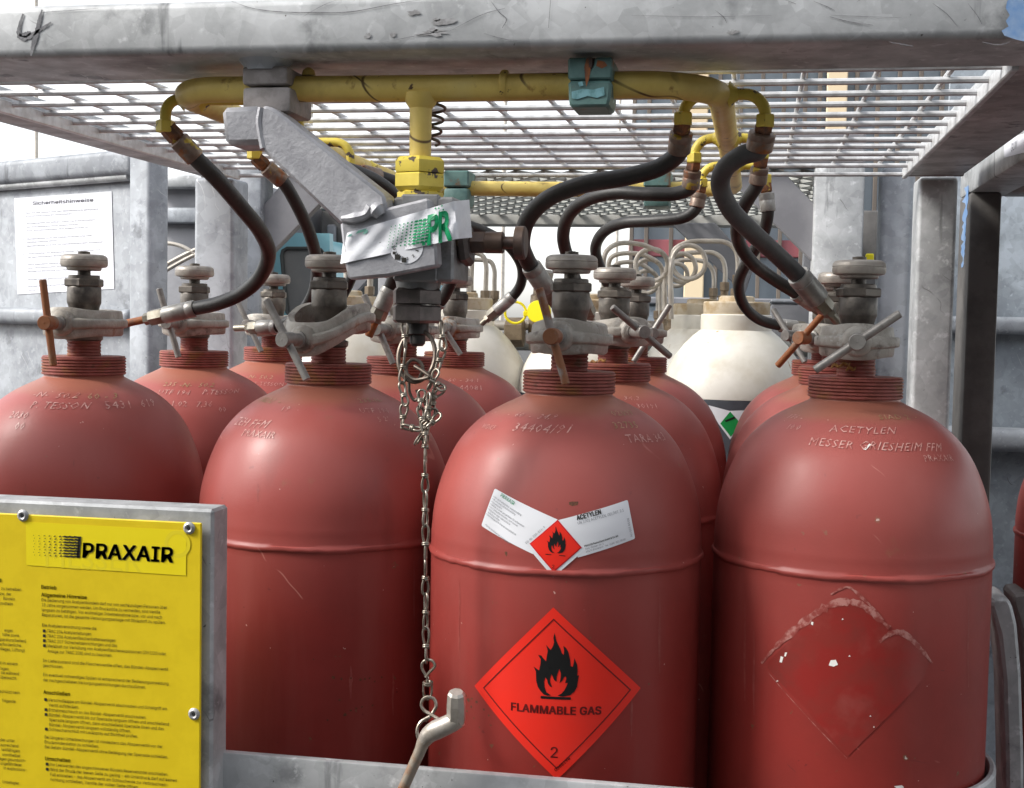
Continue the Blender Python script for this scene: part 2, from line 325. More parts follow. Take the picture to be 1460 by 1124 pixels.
try:                                        # the sans face that comes with Blender; its default face otherwise
    import os
    SANS = bpy.data.fonts.load(os.path.join(bpy.utils.resource_path('LOCAL'), 'datafiles', 'fonts', 'Inter.woff2'))
except Exception:
    SANS = None
def text_mesh(s, size, bold=0., align='LEFT', sx=1., res=2, space=1., shear=0., wd=None, plain=False):
    "flat lettering as (verts2d, faces)"
    c = bpy.data.curves.new('t', 'FONT'); c.body = s; c.size = size
    if SANS and not plain: c.font = SANS
    if bold > 0: space += bold*1.2
    c.offset = min(bold, 0)*size if SANS is None else 0; c.align_x = align; c.resolution_u = res; c.space_character = space; c.shear = shear
    o = bpy.data.objects.new('t', c); COL.objects.link(o)
    dg = bpy.context.evaluated_depsgraph_get(); me = bpy.data.meshes.new_from_object(o.evaluated_get(dg))
    if wd: sx = wd/max(1e-9, max(v.co.x for v in me.vertices))
    V = [(v.co.x*sx, v.co.y) for v in me.vertices]; Fc = [tuple(p.vertices) for p in me.polygons]
    if bold > 0:                             # heavier print: the strokes laid down several times, slightly shifted
        b = bold*size; m = len(V); W_ = []; G_ = []
        for i, (dx, dy) in enumerate(((-b, -b*.6), (b, -b*.6), (-b, b*.6), (b, b*.6), (0, 0))):
            W_ += [(x+dx, y+dy) for x, y in V]; G_ += [tuple(q+i*m for q in f) for f in Fc]
        V, Fc = W_, G_
    bpy.data.objects.remove(o); bpy.data.curves.remove(c); bpy.data.meshes.remove(me)
    return V, Fc
def poly_mesh(outer, holes=(), maxlen=None):
    "triangulated flat polygon with holes -> (verts2d, faces)"
    from mathutils.geometry import tessellate_polygon
    loops = [[Vector((p[0], p[1], 0)) for p in L] for L in [outer, *holes]]
    tris = tessellate_polygon(loops)
    V = [(p.x, p.y) for L in loops for p in L]
    if maxlen:
        B = bmesh.new(); vs = [B.verts.new((a, b, 0)) for a, b in V]
        for t in tris:
            try: B.faces.new([vs[i] for i in t])
            except ValueError: pass
        for _ in range(7):
            es = [e for e in B.edges if e.calc_length() > maxlen]
            if not es: break
            bmesh.ops.subdivide_edges(B, edges=es, cuts=1); bmesh.ops.triangulate(B, faces=B.faces[:])
        B.verts.index_update(); V = [(v.co.x, v.co.y) for v in B.verts]; tris = [tuple(v.index for v in f.verts) for f in B.faces]; B.free()
    return V, [tuple(t) for t in tris]

# ------------------------------------------------------------------ ground
g = MB(); g.add([(-400, -300, 0), (400, -300, 0), (400, 700, 0), (-400, 700, 0)], [(0, 1, 2, 3)])
tag(g.build('ground', 'concrete'), kind='structure')
# wall added behind the camera, out of view, to cut low frontal light
WALL_H = 3.4


bw = MB().box((-9, -2.95, 0), (9, -2.6, WALL_H), .01).box((-9.05, -3.0, WALL_H+.002), (9.05, -2.55, WALL_H+.10), .01)
tag(bw.build('added_shade_wall', 'shadewall'), kind='structure')

# ------------------------------------------------------------------ acetylene cylinders
ZB = .17                                   # cylinders stand on the rack floor
RB = .1145
_dome = [(1.4840, .1143), (1.5060, .1120), (1.5300, .1055), (1.5550, .0941), (1.5720, .0802), (1.5830, .0663), (1.5900, .0535), (1.5945, .0440), (1.5968, .0395), (1.5985, .0372), (1.6005, .0366)]
DOME = spline([(z, r, 0) for z, r in _dome], 4)[:, :2]
PROF = np.vstack([[(1.30, RB), (1.474, RB)], DOME])
def r_at(z): return float(np.interp(z, PROF[:, 0], PROF[:, 1]))
SARC = np.concatenate([[0], np.cumsum(np.hypot(np.diff(PROF[:, 0]), np.diff(PROF[:, 1])))])
def z_from_arc(z0, v): return float(np.interp(np.interp(z0, PROF[:, 0], SARC)+v, SARC, PROF[:, 0]))
def n_at(z):
    e = .002; dr = (r_at(z+e)-r_at(z-e))/(2*e); q = math.hypot(1, dr); return 1/q, -dr/q     # radial, vertical
def hit(px, py, c):
    "where a place in the photograph lies on a cylinder's paint: (angle, height)"
    d = _F*FPX + CR*(px-730) + CU*(562-py); d /= np.linalg.norm(d)
    lo = None; t = .6
    while t < 2.2:
        p = np.array([0, 0, EYE]) + d*t; q = math.hypot(p[0]-c[0], p[1]-c[1])
        if p[2] < 1.6005 and q < r_at(p[2]): break
        t += .0005
    return math.atan2(p[0]-c[0], -(p[1]-c[1])), float(p[2])
def wrap(mb, V, Fc, a0, z0, off, rot=0., org_z=ZB, thick=0.):
    "lays a flat drawing (metres) on a cylinder's wall or dome; local to the cylinder's base centre"
    cr, sr = math.cos(rot), math.sin(rot); out = []; r0 = r_at(z0)
    for u, v in V:
        uu, vv = u*cr - v*sr, u*sr + v*cr
        z = z_from_arc(z0, vv); r = r_at(z); nr, nz = n_at(z); a = a0 + uu/r
        rr = r + off*nr; out.append((rr*math.sin(a), -rr*math.cos(a), z + off*nz - org_z))
    mb.add(out, Fc)
    return mb
POS = {'A': (-.638, 1.171), 'B': (-.379, 1.136), 'C': (-.153, 1.096), 'D': (.085, 1.139)}
STEP = .2535
def cpos(k, j):
    x, y = POS[k]
    if k == 'C' and j: x, y = -.1425, 1.09
    return (x, y + STEP*j)

def body_mesh():
    mb = MB()
    pr = [(0.0, .060), (.004, .088), (.012, .104), (.024, .112), (.04, RB), (.6, RB), (1.20, RB), (1.27, RB), (1.288, RB), (1.2930, RB), (1.2945, .1149), (1.2955, .1161), (1.2972, .1166), (1.2989, .1161), (1.3000, .1149), (1.302, RB), (1.309, RB), (1.3125, .11445)]
    pr += [(z-ZB, r) for z, r in DOME]
    n = 96; mb.lathe(pr, n)
    # the weld bead runs a little unevenly
    k = rng.normal(0, 1, (6, n)); out = []
    wob = sum(np.sin(np.arange(n)*2*np.pi*f/n + f*1.7)*a for f, a in ((3, .4), (7, .35), (17, .5), (29, .45)))
    for i, p in enumerate(mb.v):
        row, c = divmod(i, n)
        if 10 <= row <= 13:
            s = 1 + .0009*wob[c]/2; out.append((p[0]*s, p[1]*s, p[2] + .0005*wob[(c*3) % n]))
        else: out.append(p)
    mb.v = out
    return mb
def neck_mesh():
    pr = [(1.5998, .0362), (1.6003, .0385)]
    z = 1.6006; p = .0028
    for i in range(6):
        pr += [(z, .0383), (z+.0006, .0392), (z+.0017, .0392), (z+.0023, .0383), (z+.00235, .0376), (z+.0028, .0376)]
        z += p
    pr[-1] = (1.6174, .0386); pr += [(1.6182, .0378), (1.6184, .030), (1.6180, .0158)]
    z = 1.6182
    for i in range(5): pr += [(z, .0150), (z+.0008, .0158), (z+.0022, .0158), (z+.0030, .0150)]; z += .0031
    pr += [(1.634, .0145)]
    return MB().lathe([(a-ZB, b) for a, b in pr], 64)
def valve_parts(t, wheel_mat='wheel'):
    h = lambda z: z-ZB
    mb = MB()
    mb.lathe([(h(1.632), .0150), (h(1.634), .0175), (h(1.638), .0178), (h(1.6395), .0150), (h(1.656), .0128), (h(1.6590), .0132), (h(1.6660), .0146), (h(1.6690), .0158), (h(1.6700), .0160), (h(1.6838), .0160), (h(1.6848), .0155)], 40)
    v = mb.build('valve', 'valve', t)
    MB().hexa((0, 0, h(1.6848)), (0, 0, h(1.6925)), .0188, .0012, phase=.25).lathe([(h(1.6922), .0148), (h(1.6952), .0146), (h(1.6958), .0138)], 32).build('gland_nut', 'valve', v)
    MB().lathe([(h(1.695), .0062), (h(1.7185), .0058)], 20).lathe([(h(1.7165), .0035), (h(1.7188), .0035), (h(1.719), .003)], 12).build('stem', 'valve', v)
    wm = MB(); wm.lathe([(h(1.7000), .0065), (h(1.7004), .0150), (h(1.7012), .0160), (h(1.7030), .0163), (h(1.7035), .0188), (h(1.7042), .0212), (h(1.7062), .0221), (h(1.7095), .0221), (h(1.7100), .0217), (h(1.7104), .0221), (h(1.7128), .0217), (h(1.7146), .0203), (h(1.7156), .0180), (h(1.7152), .0120), (h(1.7160), .0065)], 48)
    # lobes under the rim
    wm.build('handwheel', wheel_mat, v)
    return v
LABEL = {
 ('A', 0): 'red gas cylinder at far left behind the yellow sign, rust rim round its neck',
 ('B', 0): 'red gas cylinder left of the hanging chain, half hidden by the yellow sign frame',
 ('C', 0): 'red gas cylinder with the large flammable gas diamond and white paper labels',
 ('D', 0): 'red gas cylinder at front right with torn label scar and scratched white flecks',
 ('A', 1): 'red gas cylinder standing directly behind the far left one, neck beside the long hose ferrule',
 ('A', 2): 'rearmost red gas cylinder of the leftmost file, below the turquoise cab',
 ('B', 1): 'red gas cylinder behind the steel ring, overlapped by the cylinder left of the chain',
 ('B', 2): 'rearmost red gas cylinder right of the chain, white dome behind its shoulder',
 ('C', 1): 'red gas cylinder right behind the one with the flammable diamond, dry leaves on its neck',
 ('C', 2): 'rearmost red gas cylinder beside the white cylinder with green diamond, left of it',
 ('D', 1): 'red gas cylinder second in the rightmost file, only its left shoulder and neck edge visible',
 ('D', 2): 'rearmost red gas cylinder of the rightmost file, thin sliver left of the two in front'}
GRP = 'red acetylene cylinders in the rack'
proto = local_thing('gas_cylinder', LABEL['A', 0], 'gas cylinder', (*cpos('A', 0), ZB), GRP)
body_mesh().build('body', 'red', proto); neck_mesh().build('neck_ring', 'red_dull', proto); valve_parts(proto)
CYL = {('A', 0): proto}
for k in 'ABCD':
    for j in range(3):
        if (k, j) == ('A', 0): continue
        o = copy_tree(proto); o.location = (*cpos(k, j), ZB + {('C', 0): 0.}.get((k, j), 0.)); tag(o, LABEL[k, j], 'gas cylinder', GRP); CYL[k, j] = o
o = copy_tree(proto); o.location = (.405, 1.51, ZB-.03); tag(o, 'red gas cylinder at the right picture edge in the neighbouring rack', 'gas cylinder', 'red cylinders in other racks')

STAMPS = {
 ('A', 0): [('-N-  50,2', 45, 566, 11, 0), ('-  60 - 3', 105, 570, 11, 1), ('P. TESSON', 42, 582, 11, 0), ('5431  619', 150, 584, 13, 0), ('2030', 12, 596, 10, 0), ('00', 20, 613, 10, 0)],
 ('A', 1): [('235 -N-  50,2', 232, 551, 8, 1), ('UTF 194    P.TESSON', 224, 563, 8, 0), ('1.02   7,36', 243, 580, 8, 0), ('00', 312, 588, 7, 0)],
 ('A', 2): [('-N- 50,2', 350, 540, 7, 1), ('P.TESSON', 362, 550, 6, 0)],
 ('B', 0): [('SKD2  -', 368, 573, 11, 1), ('19', 398, 587, 10, 0), ('ZEH FFM', 334, 606, 13, 0), ('PRAXAIR', 344, 622, 10, 0), ('235-N-', 512, 575, 10, 1), ('UTF 194', 514, 590, 9, 0), ('5 2', 540, 602, 8, 0)],
 ('B', 2): [('60 - 34,1', 638, 545, 8, 0), ('44081', 655, 557, 9, 0)],
 ('C', 0): [('-  60  -  34,9', 722, 594, 10, 0), ('34404/91', 729, 615, 15, 0), ('WDKF', 686, 611, 8, 0), ('02097', 874, 594, 12, 1), ('32735', 876, 612, 12, 1), ('TARA 34,3', 895, 632, 13, 0)],
 ('C', 1): [('- 34,3', 880, 571, 9, 0), ('30191', 908, 583, 9, 0)],
 ('D', 0): [('176 -', 1120, 597, 10, 0), ('10.0', 1120, 612, 9, 0), ('ACETYLEN', 1182, 616, 12, 0), ('MESSER GRIESHEIM FFM', 1152, 635, 12, 0), ('SIAD 2  -', 1254, 599, 11, 1), ('PRAXAIR', 1318, 659, 9, 0)],
}
for key, rows in STAMPS.items():
    c = cpos(*key); t = CYL[key]
    for rust in (0, 1):
        for s, px, py, hp, ru in rows:
            if ru != rust: continue
            mb = MB(); a, z = hit(px, py, c)
            dist = math.hypot(c[0], c[1]) - .08
            sz = hp/FPX*dist/.70 * 1.15
            V, Fc = text_mesh(s, sz, sx=.88, res=1, space=1.12, plain=True)
            tl = rng.normal(0, .012); V2 = [(u, v + u*tl + .0004*math.sin(u*160)) for u, v in V]
            wrap(mb, V2, Fc, a, z, .0005)
            mb.build('stamped_lettering', 'stamp_rust' if rust else 'stamp', t)

# ---- printed labels on the cylinder in the middle
FL_OUT = [(532,222),(527,250),(531,275),(524,300),(512,320),(498,305),(486,292),(497,325),(492,352),(488,385),(474,372),(460,354),(443,352),(458,375),(457,400),(450,440),(436,432),(418,420),(432,448),(434,500),(445,535),(462,558),(478,574),(500,580),(520,578),(492,560),(482,530),(479,500),(486,476),(496,490),(502,512),(514,528),(524,530),(514,505),(512,482),(520,456),(527,470),(536,490),(548,498),(549,470),(556,445),(563,424),(572,450),(572,475),(566,505),(580,492),(592,470),(601,466),(603,480),(597,505),(612,502),(604,525),(594,545),(578,565),(556,578),(585,582),(625,574),(650,552),(664,525),(668,495),(674,458),(664,462),(666,430),(662,400),(646,362),(644,385),(638,410),(626,408),(622,370),(612,330),(598,305),(583,294),(588,320),(585,345),(575,335),(566,310),(552,285),(543,265),(538,245)]
def flame(scale, cx=545, cy=440): return [((x-cx)*scale, (cy-y)*scale) for x, y in FL_OUT]
def pxlab(pts, c, base):
    "photograph places on a cylinder -> flat coordinates about base"
    a0, z0 = base; o = []
    for p in pts:
        a, z = hit(*p, c); o.append(((a-a0)*RB, np.interp(z, PROF[:, 0], SARC)-np.interp(z0, PROF[:, 0], SARC)))
    return o
def warp(corners, uv):
    "bilinear place in a four-cornered label: u right, v up, corners = left-bottom, right-bottom, right-top, left-top"
    a, b, c_, d = (np.array(p) for p in corners); u, v = uv
    return tuple((1-u)*(1-v)*a + u*(1-v)*b + u*v*c_ + (1-u)*v*d)
def label_sheet(poly): return poly_mesh(poly, maxlen=.006)
CC = cpos('C', 0); tC = CYL['C', 0]
base = hit(793, 985, CC)
P4 = pxlab([(789, 866), (913, 981), (794, 1112), (677, 978)], CC, base)      # top, right, bottom, left
big = MB(); wrap(big, *label_sheet(P4), *base, .0004); hz = big.build('hazard_label', 'hazred', tC)
hz['label'] = 'large red diamond label reading flammable gas'
cen = np.mean(P4, 0)
def ringpoly(f): return [tuple(cen + (np.array(p)-cen)*f) for p in P4]
o_, i_ = ringpoly(.872), ringpoly(.852)
mb = MB(); V = []; Fc = []
for k in range(4):
    N = 16
    for j in range(N):
        t = j/N
        V.append(tuple(np.array(o_[k])*(1-t)+np.array(o_[(k+1) % 4])*t)); V.append(tuple(np.array(i_[k])*(1-t)+np.array(i_[(k+1) % 4])*t))
n2 = len(V)
Fc = [(i, i+1, (i+3) % n2, (i+2) % n2) for i in range(0, n2, 2)]
wrap(mb, V, Fc, *base, .0006); mb.build('border_line', 'hazline', hz)
s_ = .000137*1.0
c2 = pxlab([(660+545/4.104, 850+440/4.104)], CC, base)[0]
V, Fc = poly_mesh(flame(s_), maxlen=.006)
mb = MB(); wrap(mb, [(u+c2[0], v+c2[1]) for u, v in V], Fc, *base, .0006)
bar = [((462-545)*s_, (440-584)*s_), ((462-545)*s_, (440-599)*s_), ((631-545)*s_, (440-599)*s_), ((631-545)*s_, (440-584)*s_)]
V, Fc = poly_mesh(bar, maxlen=.006); wrap(mb, [(u+c2[0], v+c2[1]) for u, v in V], Fc, *base, .0006)
mb.build('flame_symbol', 'blackpr', hz)
mb = MB()
V, Fc = text_mesh('FLAMMABLE GAS', .0118, bold=.030, align='CENTER', res=3, wd=.0352)
c3 = pxlab([(792, 1018)], CC, base)[0]; wrap(mb, [(u+c3[0], v+c3[1]) for u, v in V], Fc, *base, .0006)
V, Fc = text_mesh('2', .0165, bold=.004, align='CENTER', res=4)
mb.build('hazard_lettering', 'hazline', hz); mb = MB(); c3 = pxlab([(790, 1080)], CC, base)[0]; wrap(mb, [(u+c3[0], v+c3[1]) for u, v in V], Fc, *base, .0006)
mb.build('class_number', 'hazline', hz); mb = MB(); V, Fc = text_mesh('0368194', .0048, bold=.01, align='CENTER', res=2); r_ = R(43)
c3 = pxlab([(803, 1091)], CC, base)[0]; wrap(mb, [(u*math.cos(r_)-v*math.sin(r_)+c3[0], u*math.sin(r_)+v*math.cos(r_)+c3[1]) for u, v in V], Fc, *base, .0006)
mb.build('hazard_lettering', 'hazline', hz)

base = hit(790, 775, CC)
LW = pxlab([(712, 697), (795, 741), (760, 790), (688, 750)], CC, base)
RW = pxlab([(795, 742), (889, 713), (904, 768), (824, 795)], CC, base)
DI = pxlab([(795, 742), (832, 785), (789, 823), (752, 779)], CC, base)
def rounded(poly, rad=.0016, skip=()):
    out = []; n = len(poly)
    for i in range(n):
        p = np.array(poly[i]); a = np.array(poly[i-1]); b = np.array(poly[(i+1) % n])
        if i in skip: out.append(tuple(p)); continue
        u = (a-p)/np.linalg.norm(a-p)*rad; v = (b-p)/np.linalg.norm(b-p)*rad
        for t in np.linspace(0, 1, 5): out.append(tuple(p + u*(1-t)**2 + v*t*t))
    return out
mb = MB()
wrap(mb, *label_sheet(rounded(LW, skip=(1, 2))), *base, .0004); wrap(mb, *label_sheet(rounded(RW, skip=(0, 3))), *base, .00045)
wrap(mb, *label_sheet(DI), *base, .0005)
pl = mb.build('paper_label', 'white', tC); pl['label'] = 'white winged paper label reading acetylen with a small red diamond'
cd_ = np.mean(DI, 0); sh = lambda f: [tuple(cd_ + np.array([.0002, .0022]) + (np.array(p)-cd_)*f) for p in DI]
mb = MB(); wrap(mb, *label_sheet(sh(.92)), *base, .0007); mb.build('diamond_border', 'hazborder', pl)
mb = MB(); wrap(mb, *label_sheet(sh(.86)), *base, .0009); mb.build('diamond', 'hazred', pl)
mb = MB()
c3 = pxlab([(680+690/6.083, 690+492/6.083)], CC, base)[0]; s2 = .0000565
V, Fc = poly_mesh(flame(s2, 545, 415), maxlen=.006); wrap(mb, [(u+c3[0], v+c3[1]) for u, v in V], Fc, *base, .0011)
V, Fc = poly_mesh([(-.0078, -.0118), (-.0078, -.0124), (.0072, -.0132), (.0072, -.0126)]); wrap(mb, [(u+c3[0]-.0002, v+c3[1]+.0015) for u, v in V], Fc, *base, .0011)
V, Fc = text_mesh('2', .0052, align='CENTER'); c3 = pxlab([(789, 810)], CC, base)[0]; wrap(mb, [(u+c3[0], v+c3[1]) for u, v in V], Fc, *base, .0011)
mb.build('small_flame', 'blackpr', pl)
def print_on(mb, s, px, py, size, ang, bold=0., off=.0008, sx=.9, wpx=None):
    V, Fc = text_mesh(s, size*1.12, bold=bold, sx=sx, res=1, wd=None if wpx is None else wpx*.985/FPX); c3 = pxlab([(px, py)], CC, base)[0]; q = R(ang)
    wrap(mb, [(u*math.cos(q)-v*math.sin(q)+c3[0], u*math.sin(q)+v*math.cos(q)+c3[1]) for u, v in V], Fc, *base, off)
mb = MB(); dk = MB(); gr = MB(); lf = MB(); d2 = MB()
print_on(dk, 'ACETYLEN', 822, 742, .0062, 15, .03, wpx=36)
print_on(mb, 'UN 1001 ACETYLEN, GELÖST, 2.1', 823, 748, .0036, 15, wpx=71)
print_on(d2, 'PRAXAIR Deutschland GmbH & Co. KG', 833, 780, .0024, 16, .015, wpx=52)
print_on(mb, 'Hans-Böckler-Str. 1', 834, 784, .0024, 16, wpx=28); print_on(mb, '40476 Düsseldorf   Tel.: 0180-331 30 00', 835, 788, .0024, 16, wpx=62)
print_on(mb, 'A/J 003 83/08', 900, 765, .0030, 104)
print_on(gr, 'PRAXAIR', 718, 708, .0050, -27, wpx=26)
for i, s in enumerate(['• Sehr leicht entzündlich, explosionsfähig', '• Mit und ohne Luft explosionsfähig', '• Hochentzündlich', '• Behälter an einem gut gelüfteten Ort aufbewahren', '• Von Zündquellen fernhalten, nicht rauchen', '• Maßnahmen gegen elektrostatische', '   Aufladung treffen', '• Internetauskunft im Internet www.praxair.de']):
    print_on(lf, s, 708 - i*1.75, 709 + i*3.55, .0026, -27, wpx=len(s)*1.28)
print_on(lf, 'Flasche mit Sicherheit zurückgeben', 694, 749, .0024, -29, wpx=48); print_on(lf, 'EG-Nr. 200-816-9', 751, 776, .0030, 43)
mb.build('fine_print', 'inkgrey', pl); lf.build('fine_print', 'inkgrey', pl); d2.build('bold_print', 'ink', pl); dk.build('bold_print', 'ink', pl); gr.build('green_print', 'green', pl)

def ribbon(mb, pts, wd, c, base, off):
    P = spline([(*p, 0) for p in pxlab(pts, c, base)], 5)[:, :2]; n = len(P)
    T_ = np.gradient(P, axis=0); T_ /= np.linalg.norm(T_, axis=1)[:, None]
    ws = wd*(.35+.65*np.sin(np.linspace(.05, math.pi-.05, n)))*(1+.25*rng.normal(0, 1, n))
    V = []
    for i in range(n):
        nn = np.array([-T_[i][1], T_[i][0]]); V += [tuple(P[i]+nn*ws[i]/2), tuple(P[i]-nn*ws[i]/2)]
    wrap(mb, V, [(2*i, 2*i+1, 2*i+3, 2*i+2) for i in range(n-1)], *base, off)
# ---- rust freckles, runs and stains on the paint
M['freckle'] = mat('rust_freckle', (.085, .03, .015), (.15, .055, .022), scale=400, rough=.7, bump=.4)
M['run'] = mat('pale_run', (.30, .062, .050), (.255, .04, .032), scale=150, lo=.4, hi=.62, rough=.45, bump=.2)
def fleck(key, px, py, rx, ry, m='freckle', name='rust_fleck'):
    c = cpos(*key); base = hit(px, py, c); q = .55+.6*rng.random(9); mb = MB()
    pts = [(1.5*rx*math.cos(t)*k/FPX, 1.5*ry*math.sin(t)*k/FPX) for t, k in zip(np.linspace(0, 2*math.pi, 10)[:-1], q)]
    wrap(mb, *poly_mesh(pts), *base, .00012); mb.build(name, m, CYL[key])
for px, py, s_1 in ((475,966,2.2),(487,968,1.5),(500,967,1.2),(514,969,1.8),(520,968,1.6),(527,967,1.3),(534,972,1.2),(544,966,1.4),(484,998,1.3),(492,1019,2.4),(500,1013,1.4),(508,1010,1.3),(516,1008,1.2),(531,1006,1.3),(467,1027,1.4),(447,940,1.0)): fleck(('B', 0), px, py, s_1, s_1*.9)
for px, py, s_1 in ((664,992,2),(668,998,2.6),(673,996,1.8),(680,1001,2),(672,1008,1.5),(666,1014,1.6),(690,1012,1.6),(697,1020,1.4),(676,1024,1.3),(662,1030,1.5),(700,1034,1.2),(684,1037,1.2)): fleck(('C', 0), px, py, s_1, s_1*.8)
fleck(('C', 0), 819, 718, 5, 3.2); fleck(('C', 0), 722, 789, 2.2, 3)
for key, px, py, L in ((('B',0),560,960,60),(('B',0),500,950,46),(('B',0),590,800,90),(('C',0),655,830,110),(('C',0),940,840,120),(('C',0),900,990,60),(('D',0),1062,850,150),(('D',0),1075,900,120),(('D',0),1380,850,130),(('A',0),36,690,40),(('B',0),368,690,26)):
    c = cpos(*key); base = hit(px, py, c); mb = MB(); ribbon(mb, [(px, py), (px+.6, py+L*.3), (px-.3, py+L*.6), (px+.3, py+L)], .0016+.001*rng.random(), c, base, .00012); mb.build('paint_run', 'run', CYL[key])

# ---- scar of a torn label on the cylinder at the right
CD = cpos('D', 0); tD = CYL['D', 0]; base = hit(1205, 955, CD)
scale = 3.469
T = lambda pts: [(1000+x/scale, 800+y/scale) for x, y in pts]
mb = MB()
wrap(mb, *label_sheet(pxlab(T([(620,240),(700,208),(790,215),(850,250),(905,310),(1000,400),(1110,500),(1080,570),(960,700),(820,850),(725,950),(640,870),(520,730),(420,630),(330,530),(330,500),(430,400),(540,290)]), CD, base)), *base, .00025)
wrap(mb, *label_sheet(pxlab(T([(960,368),(1010,375),(1060,420),(1125,500),(1090,590),(1000,690),(900,790),(800,890),(725,965),(690,930),(620,840),(640,740),(740,715),(790,690),(770,620),(800,560),(860,470),(910,400)]), CD, base)), *base, .0003)
sc = mb.build('label_scar', 'oldlabel', tD); sc['label'] = 'fresher red diamond patch where a label was torn off'
mb = MB()
ribbon(mb, T([(298,505),(380,415),(480,325),(580,250),(650,212),(720,200),(790,215),(850,262),(930,330)]), .0062, CD, base, .00045); mb.build('glue_scuff', 'scuff', sc); mb = MB()
ribbon(mb, T([(880,400),(920,365),(965,350),(1010,365),(1070,420),(1140,505)]), .0046, CD, base, .00045); mb.build('glue_scuff', 'scuff', sc); mb = MB()
ribbon(mb, T([(640,165),(720,128),(800,185),(900,290)]), .0026, CD, base, .00045); mb.build('glue_scuff', 'scuff', sc); mb = MB()
ribbon(mb, T([(330,545),(480,720),(600,850),(720,975)]), .0006, CD, base, .00045)
mb.build('glue_scuff', 'scuff', sc)
mb = MB()
for pts in ([(388,500),(395,470),(408,475),(400,502)], [(412,470),(416,452),(426,452),(420,472)], [(630,515),(640,490),(665,488),(676,512),(655,522)], [(543,312),(545,300),(555,302),(553,318)], [(694,292),(698,282),(704,288)], [(726,472),(733,464),(738,472)], [(372,596),(378,589),(384,594)], [(950,1112),(990,1108),(1000,1118),(970,1128)], [(830,768),(836,762),(840,768)], [(848,822),(852,814),(856,822)]):
    mb = MB(); wrap(mb, *poly_mesh(pxlab(T(pts), CD, base)), *base, .0005); mb.build('paint_chip', 'flake', tD)
mb = MB(); wrap(mb, *poly_mesh(pxlab([(1227, 641), (1233, 633), (1235, 634), (1230, 642)], CD, base)), *base, .0005); mb.build('paint_chip', 'flake', tD)

# ------------------------------------------------------------------ valve clamps (cast yokes with a T-screw)
YZ = 1.648
def yoke_mesh(a=.043, b=.0275, arch=0., tw=0.):
    mb = MB(); n = 64
    sec = [(-.0045, -.0115), (.0015, -.0125), (.0030, -.0110), (.0034, -.0052), (.0068, -.0042), (.0074, -.0030), (.0074, .0022), (.0066, .0034), (.0030, .0042), (.0022, .0108), (.0008, .0122), (-.0045, .0115)]
    V = []
    for k in range(n):
        q = 2*math.pi*k/n; c, s = math.cos(q), math.sin(q)
        e = 2/2.7
        x = a*abs(c)**e*(1 if c >= 0 else -1); y = b*abs(s)**e*(1 if s >= 0 else -1)
        nx, ny = c/a, s/b; L = math.hypot(nx, ny); nx /= L; ny /= L
        zo = arch*(1-(x/a)**2) + tw*x/a
        sw = 1 + .22*max(0, c)**6 + .1*max(0, -c)**8
        rg = rng.normal(0, .00022)
        for o, z in sec: V.append((x+nx*(o+rg*.6), y+ny*(o+rg*.6), z*sw+zo))
    m = len(sec); Fc = []
    for k in range(n):
        k2 = (k+1) % n
        for i in range(m): i2 = (i+1) % m; Fc.append((k*m+i, k*m+i2, k2*m+i2, k2*m+i))
    mb.add(V, Fc)
    # swelling round the screw and the nose that takes the hose
    mb.lathe([(.032, .011), (.036, .0128), (.045, .0128), (.0495, .0118), (.0515, .0098)], 24, ax=(1, 0, 0), org=(0, 0, tw))
    mb.obox((-.040, 0, -tw), np.eye(3), (.010, .0105, .0115), .003)
    return mb
def clamp(key, rot, phi, label, arch=0., tw=0., rusty=0, dz=0., blen=.079):
    x, y = cpos(*key)
    t = local_thing('valve_clamp', label, 'valve clamp', (x, y, YZ+dz), 'cast clamps on the red cylinders', R(rot))
    yoke_mesh(arch=arch, tw=tw).build('yoke', 'cast', t, ang=50)
    MB().lathe([(.0505, .0068), (.0515, .0072), (.054, .0072), (.0545, .0056), (.066, .0056)], 20, ax=(1, 0, 0), org=(0, 0, tw)).build('screw', 'bar', t)
    MB().lathe([(.0635, .0058), (.0645, .0066), (.0800, .0066), (.0808, .0060)], 28, ax=(1, 0, 0), org=(0, 0, tw)).lathe([(.0800, .0009), (.0810, .0009), (.0812, .0002)], 8, ax=(1, 0, 0), org=(0, 0, tw)).build('screw_head', ('bar', 'bar_rust', 'bar_orange')[rusty], t)
    d = np.array([0, math.cos(R(phi)), math.sin(R(phi))]); c = np.array([.0725, 0, tw])
    MB().cyl(c - d*blen/2, c + d*blen/2, .0034, 20, .0007).build('handle_bar', ('bar', 'bar_rust', 'bar_orange')[rusty], t)
    # block pressed on the valve outlet
    MB().hexa((-.030, 0, -tw), (-.013, 0, -tw*.5), .0095).build('outlet_nut', 'valve', t)
    return t
clamp(('A', 0), -87, 97.5, 'grey clamp with rusty upright T-bar on the far left cylinder valve', rusty=2, dz=.002)
clamp(('B', 0), -101, 121, 'arched grey clamp with slanting T-bar on the valve left of the chain', arch=.010, tw=-.009, dz=.001)
clamp(('C', 0), -93, 107, 'grey clamp with half rusty T-bar on the valve of the cylinder with the flammable diamond', arch=-.003, tw=.0, rusty=1)
clamp(('D', 0), -94, 36, 'grey clamp with bare T-bar slanting up to the right on the front right cylinder')
clamp(('A', 1), -88, 107, 'small grey clamp with T-bar behind the long hose ferrule at left', dz=.002)
clamp(('A', 2), -95, 118, 'grey clamp on the rearmost valve of the leftmost file, left of the arched one')
clamp(('B', 1), -95, 115, 'grey clamp hidden behind the dark hexagon of the shut-off valve')
clamp(('B', 2), -88, 124, 'grey clamp with pale T-bar right of the hanging chain top', dz=.001)
clamp(('C', 1), -62, 143, 'grey clamp twisted to the right with T-bar slanting down right, below the middle hoses', tw=.003)
